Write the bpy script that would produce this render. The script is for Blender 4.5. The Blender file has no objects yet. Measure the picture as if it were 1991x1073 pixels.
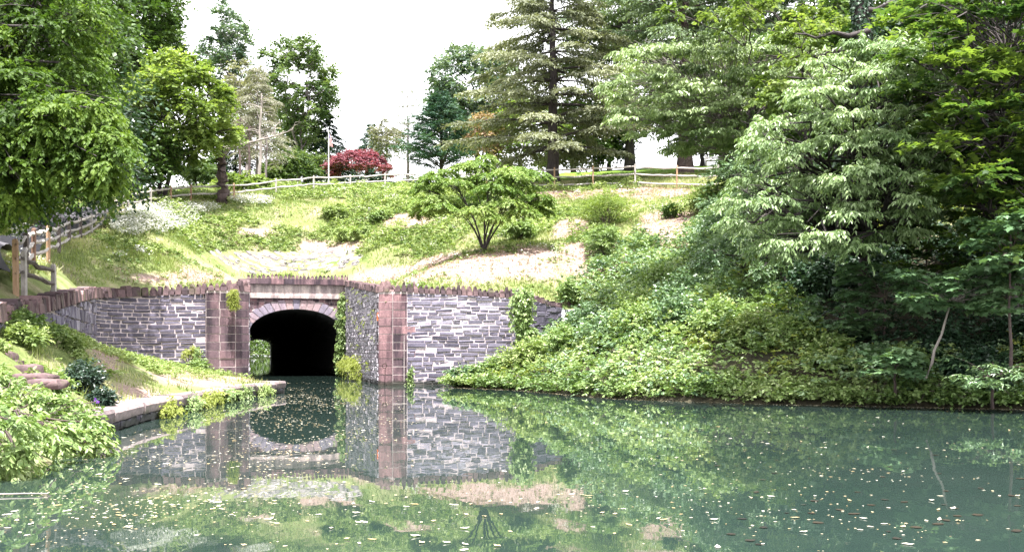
import bpy, math, random
import numpy as np
from mathutils import Vector
R = math.radians
C = bpy.context.scene.collection
scene = bpy.context.scene

# ------------------------------------------------------------------ camera
CAM_Z = 1.55; F = 2000.0; CX = 995.5; HY = 681.0
cam = bpy.data.cameras.new('camera'); co = bpy.data.objects.new('camera', cam); C.objects.link(co)
co.location = (0, 0, CAM_Z); co.rotation_euler = (R(90), 0, 0)
cam.sensor_width = 36; cam.lens = F * 36 / 1991; cam.shift_y = (HY - 536.5) / 1991
cam.clip_end = 3000; cam.clip_start = 0.1
scene.camera = co
# ------------------------------------------------------------------ light
SUN = Vector((0.05, -0.32, 0.93)).normalized()
elev = math.asin(SUN.z); azim = math.atan2(SUN.x, SUN.y)
w = bpy.data.worlds.new('World'); scene.world = w; w.use_nodes = True
nt = w.node_tree; nt.nodes.clear()
sky = nt.nodes.new('ShaderNodeTexSky'); sky.sky_type = 'NISHITA'; sky.sun_disc = False
sky.sun_elevation = elev; sky.sun_rotation = azim; sky.dust_density = 4.0; sky.air_density = 1.2
mixw = nt.nodes.new('ShaderNodeMix'); mixw.data_type = 'RGBA'
mixw.inputs[7].default_value = (8.0, 8.0, 8.3, 1)
cn = nt.nodes.new('ShaderNodeTexNoise'); cn.inputs['Scale'].default_value = 1.6; cn.inputs['Detail'].default_value = 5
cr = nt.nodes.new('ShaderNodeMapRange'); cr.inputs[1].default_value = 0.3; cr.inputs[2].default_value = 0.6
cr.inputs[3].default_value = 0.72; cr.inputs[4].default_value = 1.0
nt.links.new(cn.outputs['Fac'], cr.inputs[0]); nt.links.new(cr.outputs[0], mixw.inputs[0])
nt.links.new(sky.outputs[0], mixw.inputs[6])
bg = nt.nodes.new('ShaderNodeBackground'); bg.inputs[1].default_value = 0.12
wo = nt.nodes.new('ShaderNodeOutputWorld')
nt.links.new(mixw.outputs[2], bg.inputs[0]); nt.links.new(bg.outputs[0], wo.inputs[0])
sl = bpy.data.lights.new('sun', 'SUN'); sl.energy = 5.0; sl.angle = R(0.6); sl.color = (1.0, 0.965, 0.93)
so = bpy.data.objects.new('sun', sl); C.objects.link(so)
so.rotation_euler = SUN.to_track_quat('Z', 'Y').to_euler()
vs = scene.view_settings; vs.view_transform = 'Standard'; vs.look = 'None'; vs.gamma = 1; vs.exposure = 1.78
scene.cycles.max_bounces = 7; scene.cycles.diffuse_bounces = 3; scene.cycles.transmission_bounces = 4
scene.cycles.glossy_bounces = 3; scene.cycles.transparent_max_bounces = 6

# ------------------------------------------------------------------ helpers
def G(px, py, d):
    return (d * (px - CX) / F, d, CAM_Z + (HY - py) * d / F)

def tag(o, label=None, cat=None, group=None, kind=None):
    if label: o['label'] = label
    if cat: o['category'] = cat
    if group: o['group'] = group
    if kind: o['kind'] = kind
    return o

def empty(name, loc, label, cat, group=None):
    o = bpy.data.objects.new(name, None); C.objects.link(o); o.location = loc
    o.empty_display_size = 0.2
    o['origin'] = 1
    del o['origin']
    return tag(o, label, cat, group)

def link(name, me, parent=None):
    o = bpy.data.objects.new(name, me); C.objects.link(o)
    if parent is not None:
        o.parent = parent
        o.matrix_parent_inverse = parent.matrix_basis.inverted()
    return o

def mk(name, V, Fc, mat, tint=None, parent=None, smooth=False, extra=None):
    V = np.asarray(V, np.float32).reshape(-1, 3); Fc = np.asarray(Fc, np.int32)
    me = bpy.data.meshes.new(name)
    n, k = Fc.shape
    me.vertices.add(len(V)); me.vertices.foreach_set('co', V.ravel())
    me.loops.add(n * k); me.loops.foreach_set('vertex_index', Fc.ravel())
    me.polygons.add(n); me.polygons.foreach_set('loop_start', np.arange(0, n * k, k, dtype=np.int32))
    try: me.polygons.foreach_set('loop_total', np.full(n, k, np.int32))
    except Exception: pass
    me.polygons.foreach_set('use_smooth', np.full(n, bool(smooth)))
    if tint is not None:
        a = me.attributes.new('tint', 'FLOAT', 'POINT'); a.data.foreach_set('value', np.asarray(tint, np.float32))
    if extra:
        for kx, vx in extra.items():
            a = me.attributes.new(kx, 'FLOAT', 'POINT'); a.data.foreach_set('value', np.asarray(vx, np.float32))
    me.update(calc_edges=True)
    me.materials.append(mat)
    return link(name, me, parent)

def norm(v):
    return v / np.maximum(np.linalg.norm(v, axis=-1, keepdims=True), 1e-9)

# -------- value noise
_P = np.random.RandomState(5).rand(256, 256)
def vnoise(x, y, s=1.0, oct=4):
    out = 0; amp = 1; tot = 0
    x = np.asarray(x, float) * s; y = np.asarray(y, float) * s
    for o in range(oct):
        xi = np.floor(x).astype(int); yi = np.floor(y).astype(int)
        fx = x - xi; fy = y - yi
        fx = fx * fx * (3 - 2 * fx); fy = fy * fy * (3 - 2 * fy)
        g = lambda a, b: _P[(a + 17 * o) % 256, (b + 31 * o) % 256]
        v = (g(xi, yi) * (1 - fx) + g(xi + 1, yi) * fx) * (1 - fy) + (g(xi, yi + 1) * (1 - fx) + g(xi + 1, yi + 1) * fx) * fy
        out = out + v * amp; tot += amp; amp *= .5; x = x * 2.03; y = y * 2.03
    return out / tot

def in_poly(x, y, poly):
    x = np.asarray(x); y = np.asarray(y)
    ins = np.zeros(x.shape, bool); n = len(poly); j = n - 1
    for i in range(n):
        xi, yi = poly[i]; xj, yj = poly[j]
        c = ((yi > y) != (yj > y)) & (x < (xj - xi) * (y - yi) / ((yj - yi) + 1e-12) + xi)
        ins ^= c; j = i
    return ins

# -------- materials
def newmat(name):
    m = bpy.data.materials.new(name); m.use_nodes = True
    t = m.node_tree; t.nodes.clear()
    out = t.nodes.new('ShaderNodeOutputMaterial')
    return m, t, out

def ramp(t, src, stops):
    r = t.nodes.new('ShaderNodeValToRGB'); e = r.color_ramp.elements
    while len(e) < len(stops): e.new(0.5)
    for i, (p, c) in enumerate(stops):
        e[i].position = p; e[i].color = (*c, 1)
    t.links.new(src, r.inputs[0]); return r.outputs[0]

def noise(t, scale, detail=4, vec=None, rough=.55):
    n = t.nodes.new('ShaderNodeTexNoise'); n.inputs['Scale'].default_value = scale
    n.inputs['Detail'].default_value = detail; n.inputs['Roughness'].default_value = rough
    if vec is not None: t.links.new(vec, n.inputs['Vector'])
    return n.outputs['Fac']

def pos(t, scale=(1, 1, 1)):
    g = t.nodes.new('ShaderNodeNewGeometry'); mp = t.nodes.new('ShaderNodeMapping'); mp.inputs['Scale'].default_value = scale
    t.links.new(g.outputs['Position'], mp.inputs['Vector']); return mp.outputs[0]

def attr(t, name='tint'):
    a = t.nodes.new('ShaderNodeAttribute'); a.attribute_name = name; return a.outputs['Fac']

def mixc(t, f, a, b, mode='MIX'):
    m = t.nodes.new('ShaderNodeMix'); m.data_type = 'RGBA'; m.blend_type = mode
    for i, v in ((0, f), (6, a), (7, b)):
        if isinstance(v, (tuple, list)): m.inputs[i].default_value = (*v, 1)
        elif isinstance(v, (int, float)): m.inputs[i].default_value = v
        else: t.links.new(v, m.inputs[i])
    return m.outputs[2]

def bump(t, h, strength=.5, dist=.02):
    b = t.nodes.new('ShaderNodeBump'); b.inputs['Strength'].default_value = strength; b.inputs['Distance'].default_value = dist
    t.links.new(h, b.inputs['Height']); return b.outputs[0]

def leafmat(name, dark, mid, light, trans=0.45, rough=.5, spec=.22, tcol=None, ts=1.6):
    m, t, out = newmat(name)
    col = ramp(t, attr(t), [(0.0, dark), (0.5, mid), (1.0, light)])
    p = t.nodes.new('ShaderNodeBsdfPrincipled'); p.inputs['Roughness'].default_value = rough
    p.inputs['Specular IOR Level'].default_value = spec
    t.links.new(col, p.inputs['Base Color'])
    tr = t.nodes.new('ShaderNodeBsdfTranslucent')
    tc = mixc(t, 1.0, col, tcol or (1.35 * ts / 1.6, 1.42 * ts / 1.6, 0.62), 'MULTIPLY')
    t.links.new(tc, tr.inputs[0])
    ms = t.nodes.new('ShaderNodeMixShader'); ms.inputs[0].default_value = trans
    t.links.new(p.outputs[0], ms.inputs[1]); t.links.new(tr.outputs[0], ms.inputs[2]); t.links.new(ms.outputs[0], out.inputs[0])
    return m

def barkmat(name, a, b, scale=6, st=.8, stretch=.3):
    m, t, out = newmat(name)
    v = pos(t, (1, 1, stretch)); n = noise(t, scale, 6, v, .65)
    p = t.nodes.new('ShaderNodeBsdfPrincipled'); p.inputs['Roughness'].default_value = .9
    t.links.new(ramp(t, n, [(.3, a), (.7, b)]), p.inputs['Base Color'])
    t.links.new(bump(t, n, st, .08), p.inputs['Normal']); t.links.new(p.outputs[0], out.inputs[0]); return m

def stonemat(name, stops, streak=None, nscale=7, bst=.7, moss=0.0, bdist=.03, lo=.55, hi=1.35):
    m, t, out = newmat(name)
    col = ramp(t, attr(t), stops)
    n1 = noise(t, nscale, 6, pos(t), .7)
    col = mixc(t, 1.0, col, ramp(t, n1, [(.25, (lo, lo, lo * 1.04)), (.75, (hi, hi * .98, hi * .97))]), 'MULTIPLY')
    n3 = noise(t, nscale * 5, 3, pos(t), .6)
    col = mixc(t, 1.0, col, ramp(t, n3, [(.3, (.75, .75, .75)), (.7, (1.25, 1.25, 1.25))]), 'MULTIPLY')
    if streak:
        n2 = noise(t, streak[0], 4, pos(t, (1, 1, .10)), .6)
        col = mixc(t, 1.0, col, ramp(t, n2, [(.36, streak[1]), (.56, (1.1, 1.08, 1.06))]), 'MULTIPLY')
    if moss:
        n4 = noise(t, 1.3, 5, pos(t), .6)
        f = t.nodes.new('ShaderNodeMapRange'); f.inputs[1].default_value = .58; f.inputs[2].default_value = .68; f.inputs[4].default_value = moss
        t.links.new(n4, f.inputs[0]); col = mixc(t, f.outputs[0], col, (.10, .12, .035))
    # damp algae stain along the waterline, ragged upper edge
    g = t.nodes.new('ShaderNodeNewGeometry'); sx = t.nodes.new('ShaderNodeSeparateXYZ'); t.links.new(g.outputs['Position'], sx.inputs[0])
    ad = t.nodes.new('ShaderNodeMath'); ad.operation = 'MULTIPLY_ADD'; t.links.new(noise(t, 2.5, 4, pos(t), .6), ad.inputs[0]); ad.inputs[1].default_value = -.45; t.links.new(sx.outputs['Z'], ad.inputs[2])
    wr_ = t.nodes.new('ShaderNodeMapRange'); wr_.inputs[1].default_value = -.12; wr_.inputs[2].default_value = .04; wr_.inputs[3].default_value = .88; wr_.inputs[4].default_value = 0
    t.links.new(ad.outputs[0], wr_.inputs[0]); col = mixc(t, wr_.outputs[0], col, (.018, .021, .012))
    p = t.nodes.new('ShaderNodeBsdfPrincipled'); p.inputs['Roughness'].default_value = .85
    t.links.new(col, p.inputs['Base Color']); t.links.new(bump(t, n1, bst, bdist), p.inputs['Normal'])
    t.links.new(p.outputs[0], out.inputs[0]); return m

M = {}
M['slate'] = stonemat('blue_grey_stone', [(0, (.05, .045, .068)), (.4, (.105, .095, .135)), (.75, (.20, .185, .24)), (1, (.40, .375, .45))], nscale=5, lo=.7, hi=1.25)
M['lilac'] = stonemat('pale_lilac_stone', [(0, (.20, .185, .21)), (.5, (.42, .39, .43)), (1, (.62, .58, .62))], nscale=5, lo=.7, hi=1.25)
M['mortar'] = stonemat('mortar', [(0, (.46, .39, .41)), (1, (.60, .52, .54))], nscale=9, bst=.5)
M['brown'] = stonemat('brownstone', [(0, (.06, .042, .055)), (.45, (.12, .078, .092)), (1, (.29, .17, .18))], streak=(3.0, (.22, .21, .27)), nscale=3, bst=.35)
M['brownmortar'] = stonemat('brownstone_mortar', [(0, (.42, .36, .35)), (1, (.52, .45, .43))], nscale=9, bst=.4)
M['coping'] = stonemat('coping_stone', [(0, (.05, .032, .038)), (.5, (.10, .062, .068)), (1, (.21, .135, .135))], nscale=4, bst=.9, moss=.35)
M['panel'] = stonemat('pale_sandstone', [(0, (.42, .36, .34)), (1, (.58, .50, .47))], streak=(2.6, (.5, .47, .5)), nscale=3, bst=.3)
M['vous'] = stonemat('arch_stone', [(0, (.20, .18, .23)), (.5, (.30, .25, .31)), (1, (.36, .25, .25))], nscale=4, bst=.4)
M['rock'] = stonemat('tunnel_rock', [(0, (.10, .095, .095)), (1, (.17, .16, .155))], nscale=1.2, bst=1, bdist=.2)
M['paving'] = stonemat('pale_rubble', [(0, (.12, .11, .11)), (.5, (.25, .225, .225)), (1, (.40, .365, .36))], nscale=4)
M['ledge'] = stonemat('ledge_stone', [(0, (.15, .115, .12)), (1, (.30, .24, .235))], nscale=2.5, bst=1, moss=.35)
M['step'] = stonemat('step_stone', [(0, (.07, .045, .048)), (1, (.14, .09, .092))], nscale=3, bst=.9, moss=.4)
M['bark'] = barkmat('bark_dark', (.02, .016, .018), (.075, .06, .058))
M['barkgrey'] = barkmat('bark_grey', (.10, .085, .085), (.24, .20, .20), 4)
M['barkbrown'] = barkmat('bark_brown', (.045, .032, .03), (.13, .09, .085), 5)
M['barkpale'] = barkmat('bark_pale', (.18, .15, .14), (.36, .32, .29), 6)
M['woodgrey'] = barkmat('wood_weathered', (.24, .215, .205), (.48, .44, .41), 9, .4, .6)
M['wooddark'] = barkmat('wood_dark', (.055, .045, .04), (.14, .11, .10), 9, .4, .6)
M['woodorange'] = barkmat('wood_fresh', (.22, .13, .075), (.42, .28, .18), 7, .4, .3)
M['woodbrown'] = barkmat('wood_brown', (.12, .065, .045), (.24, .14, .10), 7, .4, .3)
# foliage
M['lf_near'] = leafmat('leaf_near_left', (.03, .06, .012), (.07, .125, .022), (.15, .22, .045), 0.38, 0.5, 0.2)
M['lf_mid'] = leafmat('leaf_mid_green', (.028, .058, .014), (.06, .11, .024), (.12, .18, .04), 0.28, 0.45, 0.35)
M['lf_bright'] = leafmat('leaf_bright_maple', (.075, .12, .03), (.145, .205, .055), (.27, .33, .11), .45)
M['lf_blue'] = leafmat('leaf_blue_green', (.05, .085, .06), (.10, .15, .105), (.17, .22, .165), .3)
M['lf_far'] = leafmat('leaf_far', (.04, .075, .03), (.085, .13, .05), (.15, .20, .085), .35)
M['lf_cedar'] = leafmat('cedar_needles', (.07, .085, .05), (.18, .195, .125), (.32, .335, .23), .25)
M['lf_cedar2'] = leafmat('cedar_needles_green', (.05, .08, .045), (.125, .175, .095), (.26, .33, .20), .25)
M['lf_pine'] = leafmat('pine_needles', (.018, .05, .032), (.04, .09, .06), (.09, .155, .11), .2)
M['lf_spruce'] = leafmat('spruce_needles', (.008, .02, .012), (.015, .035, .022), (.03, .06, .04), .15)
M['lf_wispy'] = leafmat('wispy_needles', (.12, .13, .09), (.20, .20, .155), (.29, .275, .23), .3)
M['lf_red'] = leafmat('leaf_red_maple', (.09, .028, .04), (.21, .07, .095), (.38, .17, .20), .35, .5, .25, tcol=(1.5, .9, .8))
M['lf_jm'] = leafmat('leaf_small_maple', (.06, .12, .02), (.14, .22, .04), (.30, .37, .14), 0.32, 0.5, 0.3)
M['lf_cherry'] = leafmat('leaf_cherry', (.06, .11, .035), (.17, .24, .085), (.33, .41, .21), 0.25, 0.38, 0.6)
M['lf_cherry2'] = leafmat('leaf_cherry_front', (.055, .11, .035), (.16, .24, .09), (.32, .41, .22), 0.25, 0.4, 0.5)
M['lf_norway'] = leafmat('leaf_norway', (.02, .048, .018), (.05, .095, .03), (.14, .20, .045), .5)
M['lf_sap'] = leafmat('leaf_sapling', (.05, .11, .05), (.10, .18, .085), (.17, .26, .13), 0.25, 0.42, 0.5)
M['lf_shade'] = leafmat('leaf_shade', (.012, .03, .015), (.028, .064, .032), (.06, .11, .055), 0.15, 0.4, 0.4)  # dark greens that carry the shade under the trees in their colour
M['lf_shrub'] = leafmat('leaf_glossy_shrub', (.035, .085, .035), (.115, .195, .09), (.26, .355, .20), 0.2, 0.36, 0.65)
M['lf_vine'] = leafmat('leaf_vine', (.075, .135, .035), (.18, .265, .085), (.35, .42, .19), 0.28, 0.42, 0.45)
M['lf_yellow'] = leafmat('leaf_yellow_vine', (.12, .16, .03), (.24, .28, .06), (.36, .39, .13), .4)
M['lf_weed'] = leafmat('leaf_weed', (.11, .165, .05), (.22, .295, .095), (.38, .44, .21), 0.28, 0.5, 0.3)
M['lf_darkbush'] = leafmat('leaf_dark_bush', (.012, .03, .02), (.03, .06, .04), (.07, .11, .08), .2, .35, .6)
M['lf_straw'] = leafmat('straw', (.20, .13, .08), (.34, .245, .175), (.48, .38, .31), .3)
M['grass'] = leafmat('grass_blades', (.14, .185, .05), (.26, .31, .11), (.50, .47, .31), .4)
M['petal'] = leafmat('white_petals', (.38, .40, .30), (.60, .60, .55), (.74, .74, .71), .3, tcol=(1, 1, 1))
M['pale'] = leafmat('floating_pale_leaf', (.45, .33, .16), (.62, .54, .36), (.75, .72, .62), .1, tcol=(1, 1, 1))
M['darkleaf'] = leafmat('floating_dark_leaf', (.006, .005, .004), (.012, .010, .007), (.03, .022, .012), .05, tcol=(1, 1, 1))

def simple(name, col, rough=.6, metal=0, nscale=30, var=.25):
    m, t, out = newmat(name)
    p = t.nodes.new('ShaderNodeBsdfPrincipled'); p.inputs['Roughness'].default_value = rough; p.inputs['Metallic'].default_value = metal
    n = noise(t, nscale, 4, pos(t))
    c = mixc(t, 1.0, col, ramp(t, n, [(.3, (1 - var,) * 3), (.7, (1 + var,) * 3)]), 'MULTIPLY')
    t.links.new(c, p.inputs['Base Color']); t.links.new(bump(t, n, .3, .01), p.inputs['Normal'])
    t.links.new(p.outputs[0], out.inputs[0]); return m
M['white'] = simple('white_paint', (.75, .75, .75), .5)
M['asphalt'] = simple('asphalt', (.085, .08, .09), .9, 0, 12, .25)
M['iron'] = simple('iron', (.06, .04, .035), .6, .7)
M['orange'] = simple('orange_plate', (.62, .13, .03), .5)
M['black'] = simple('black_plate', (.015, .015, .02), .5)
M['flagred'] = simple('flag_red', (.5, .05, .06), .8)
M['flagwhite'] = simple('flag_white', (.7, .68, .7), .8)
M['flagblue'] = simple('flag_blue', (.05, .06, .25), .8)

# ------------------------------------------------------------------ canal frame
PC = np.array([-12.83, 60.6]); U = np.array([-math.sin(R(14.6)), math.cos(R(14.6))]); Vv = np.array([math.cos(R(14.6)), math.sin(R(14.6))])
def K(v, u):
    p = PC + Vv * v + U * u; return (float(p[0]), float(p[1]))

# left wall curve : (px, distance, top z, ground z in front)
LW = [(-140, 14.5, 1.9, 1.9), (-60, 19.0, 2.2, 2.0), (0, 23.0, 2.48, 2.1), (100, 28.5, 2.95, 2.15), (150, 35.5, 3.5, 1.85), (178, 41.0, 3.9, 1.40), (205, 43.4, 4.05, 1.13), (250, 44.6, 4.15, 1.0), (300, 45.1, 4.22, .95), (360, 45.2, 4.28, .82), (409, 45.2, 4.3, .6)]
lw = np.array([(d * (p - CX) / F, d, zt, zb) for p, d, zt, zb in LW])
def catmull(P, n=8):
    P = np.asarray(P, float); Q = np.vstack([2 * P[0] - P[1], P, 2 * P[-1] - P[-2]]); out = []
    for i in range(1, len(Q) - 2):
        for k in range(n):
            t = k / n; a, b, c, d = Q[i - 1], Q[i], Q[i + 1], Q[i + 2]
            out.append(.5 * ((2 * b) + (c - a) * t + (2 * a - 5 * b + 4 * c - d) * t * t + (3 * b - a - 3 * c + d) * t ** 3))
    out.append(P[-1]); return np.array(out)
LWc = catmull(lw, 8)
RW0 = K(4.15, -16.4)                 # start of right wall beyond pillar
RW1 = K(9.6, -16.4); RW2 = (2.35, 48.9)
LPil = K(-3, -15.2)
# ------------------------------------------------------------------ terrain
def tps_fit(P, reg=.003):
    P = np.array(P, float); X = P[:, :2] / 20; n = len(X)
    d = np.linalg.norm(X[:, None] - X[None], axis=-1); Km = np.where(d > 0, d * d * np.log(d + 1e-12), 0) + reg * np.eye(n)
    Q = np.hstack([np.ones((n, 1)), X]); A = np.block([[Km, Q], [Q.T, np.zeros((3, 3))]])
    s = np.linalg.solve(A, np.concatenate([P[:, 2], np.zeros(3)])); return X, s
def tps_eval(fit, x, y):
    X, s = fit; x = np.asarray(x, float); y = np.asarray(y, float); q = np.stack([x.ravel(), y.ravel()], 1) / 20
    out = np.empty(len(q))
    for i in range(0, len(q), 20000):
        qq = q[i:i + 20000]; d = np.linalg.norm(qq[:, None] - X[None], axis=-1)
        out[i:i + 20000] = (np.where(d > 0, d * d * np.log(d + 1e-12), 0) @ s[:-3]) + s[-3] + qq @ s[-2:]
    return out.reshape(x.shape)

FA = [(31, 550, 26.4), (50.5, 524, 31.5), (65, 508, 35), (94, 495, 40), (115, 486, 45), (135, 474, 47.5), (157, 467, 51), (178, 458, 54)]
FBx = [(205, 434, 57.5), (249, 411, 60.5), (293, 401, 64), (332, 395.5, 67), (371, 391, 69.5), (455, 387, 72.5), (537, 377, 76), (610, 370, 79), (681, 367, 82), (748.5, 363, 84), (812.5, 361, 85), (880, 361, 85.5), (946, 362, 84.5), (1012, 364, 82.5)]
FC = [(1012, 367, 81.5), (1078, 366, 80), (1153, 364, 79), (1235, 361, 77), (1316, 365, 74.5), (1396, 366, 72)]
rb = []   # right bank controls shared by both sheets
for px, py, d in [(1135, 545, 52), (1250, 440, 60), (1305, 450, 58), (1390, 400, 62), (1200, 500, 55), (1450, 430, 52), (1450, 540, 42), (1600, 480, 42), (1320, 600, 42), (1200, 640, 41.5)]:
    rb.append(G(px, py, d))
rb += [(22, 36, 6.3), (30, 30, 8), (28, 42, 9.5), (24, 52, 12.2), (45, 60, 17), (32, 75, 16), (60, 35, 14), (45, 20, 9), (40, 5, 8)]
water_r = [(860, 752), (1000, 758), (1200, 775), (1500, 785), (1750, 790), (1991, 795), (2300, 806)]
wr = [(3100 / (y - HY) * (x - CX) / F, 3100 / (y - HY)) for x, y in water_r]
hc = []
for q_ in LWc[::3]: hc.append((q_[0], q_[1], q_[2] - .42))
hc += [(*K(-3.3, -14), 4.0), (*K(-3.3, -8), 4.55), (*K(-3.3, 0), 5.4), (*K(0, .6), 5.6), (*K(3.3, 0), 5.35), (*K(3.3, -8), 4.55), (*K(3.3, -15), 4.0),
       (RW0[0], RW0[1] + .3, 3.92), (*K(7, -16.1), 3.88), (RW1[0], RW1[1] + .3, 3.8), (RW2[0], RW2[1] + .3, 3.5)]
for f in (FA, FBx, FC): hc += [G(*p) for p in f]
hc += [G(940, 491, 56), G(1000, 515, 52), G(850, 520, 53), G(300, 430, 58.5), G(360, 480, 55.5), G(600, 420, 71), G(600, 492, 67), G(400, 500, 60), G(750, 440, 68), G(220, 500, 47), G(450, 440, 66), G(700, 500, 63),
       G(60, 572, 29.5), (-17.0, 36.5, 4.25), (-19, 40, 5.0), (-18.6, 43.5, 4.5)]
hc += rb
hc += [G(1100, 338, 100), G(1300, 327, 100), G(1450, 322, 98), G(1250, 331, 110), G(1500, 330, 112)]
hc += [(-26, 26, 3.2), (-22, 22, 3.0), (-30, 40, 5.4), (-34, 52, 8.2), (-42, 50, 9.5), (-40, 35, 8), (-36, 66, 11.2), (-55, 80, 12), (-20, 10, 2.4), (-30, 15, 5),
       (-20, 105, 17), (-40, 105, 13.5), (0, 108, 18.5), (-10, 140, 17), (-60, 120, 9), (30, 140, 18), (60, 110, 20), (-60, 180, 12), (0, 200, 14), (80, 180, 16), (-120, 120, 8), (-120, 40, 8), (120, 100, 20), (120, 30, 14)]
hfit = tps_fit(hc)
def zh(x, y):
    x = np.asarray(x, float); y = np.asarray(y, float)
    z = tps_eval(hfit, x, y)
    n = (vnoise(x, y, .35, 4) - .5) * .45 * np.clip((z - 4.6) / 3, 0, 1) + (vnoise(x + 50, y, 1.6, 3) - .5) * .14
    return z + n
lbank = [(d * (px - CX) / F, d, zb) for px, d, zt, zb in LW]
lbank += [(*K(-4.2, -15.4), .45), (*K(-3, -15.6), .36), (-10.2, 38.4, .42), (-8.9, 36.9, .42), (-8.9, 32, .42), (-8.75, 25, .44), (-8.5, 21, .48), (-8.1, 18.0, .3), (-7.6, 18.2, .1), (-6.9, 15, -.1), (-6.2, 12.4, -.1), (-5.6, 9, -.15), (-5.2, 4, -.15),
          (-8.2, 15, .5), (-7.8, 12, .5), (-9.6, 18, 1.05), (-10, 21, 1.05), (-9.8, 14, 1.1), (-10.5, 24, 1.3), (-11.6, 27, 1.75), (-11, 31, .95), (-12.5, 36, .95), (-12, 40, .75), (-14.8, 41, .95), (-7, 5, .6), (-10, 8, 1.4), (-4.6, 15, -.6), (-4, 9, -.6)]
lfit = tps_fit(lbank)
def zl(x, y):
    x = np.asarray(x, float); y = np.asarray(y, float)
    return tps_eval(lfit, x, y) + (vnoise(x, y, 1.3, 4) - .5) * .12
bc = list(rb)
for x, y in wr: bc.append((x, y, 0.0)); bc.append((x - .5, y - 2.0, -.9))
wrn = np.array(wr); dirn = norm(np.gradient(wrn, axis=0)); nrm_ = np.stack([-dirn[:, 1], dirn[:, 0]], 1)
for i in range(1, len(wr)):
    q = wrn[i] + nrm_[i] * 1.2; bc.append((q[0], q[1], .75))
bc += [(-3.2, 45, -.3), (*K(8.5, -17), .45), (RW1[0], RW1[1] - .6, 1.5), (RW2[0], RW2[1] - .5, 2.2), (-1.6, 44.2, .15), (-.5, 43.5, .45), (1.2, 43.5, 1.15), (2.6, 49.8, 3.0), (3.5, 44, 2.3)]
bfit = tps_fit(bc)
def zb_(x, y):
    x = np.asarray(x, float); y = np.asarray(y, float)
    return tps_eval(bfit, x, y) + (vnoise(x, y, .6, 4) - .5) * .5

def nonuni(lo, a, b, hi, fine, coarse_n):
    return np.concatenate([np.linspace(lo, a, coarse_n)[:-1], np.arange(a, b, fine), np.linspace(b, hi, coarse_n)])

PROJ = lambda x, y, z: (CX + F * x / y, HY - F * (z - CAM_Z) / y)
_tg = norm(np.gradient(LWc[:, :2], axis=0)); LWo = LWc[:, :2] + np.stack([_tg[:, 1], -_tg[:, 0]], 1) * -.1
front_poly = [(-10.2, -6)] + [(p[0], p[1]) for p in LWo] + [K(-4.3, -15.0), K(-2.95, -14.9), K(-2.9, 0.2), K(3.15, 0.25), K(3.2, -16.2), K(4.15, -16.28), K(9.6, -16.28), RW2, (2.9, 49.2), (9, 43.5), (22, 33.5), (50, 20), (50, -6)]
canal_poly = [K(-3.0, -13), K(-3.0, 0), K(3.0, 0), K(3.0, -13)]
left_poly = [(p[0], p[1]) for p in LWc] + [K(-4.3, -15.2), K(-2.9, -15.4), (-9.75, 38.7), (-8.6, 37.0), (-8.55, 32), (-8.45, 25), (-8.3, 22), (-8.0, 19.6), (-7.9, 18.6), (-3.6, 18), (-2.5, -6), (-12, -6)]
bank_poly = [K(4.0, -16.2), RW1, (RW1[0] + .6, RW1[1] + .9), RW2, (3.4, 51), (14, 47), (40, 33), (60, 22), (60, 8), (10, 8), (4, 30), K(4.0, -20)]

def ell(px, py, c):
    cx, cy, rx, ry = c; return ((px - cx) / rx) ** 2 + ((py - cy) / ry) ** 2
def soft(px, py, lst):
    o = np.zeros_like(px)
    for c in lst: o = np.maximum(o, np.clip(1.5 - ell(px, py, c), 0, 1))
    return o
SOIL = [(1020, 512, 150, 34), (900, 520, 110, 30), (1300, 440, 70, 34), (1340, 478, 60, 22), (1250, 376, 110, 11), (780, 535, 100, 18), (1110, 445, 40, 22), (640, 480, 70, 12), (350, 541, 90, 13), (500, 452, 40, 9), (790, 430, 50, 16), (1150, 500, 90, 34), (1090, 378, 90, 9)]
WHITE = [(310, 432, 66, 26), (255, 446, 38, 20), (492, 397, 42, 8), (385, 412, 40, 7)]
RIP = [(540, 512, 160, 22), (440, 505, 70, 16), (640, 505, 60, 22)]

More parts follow.
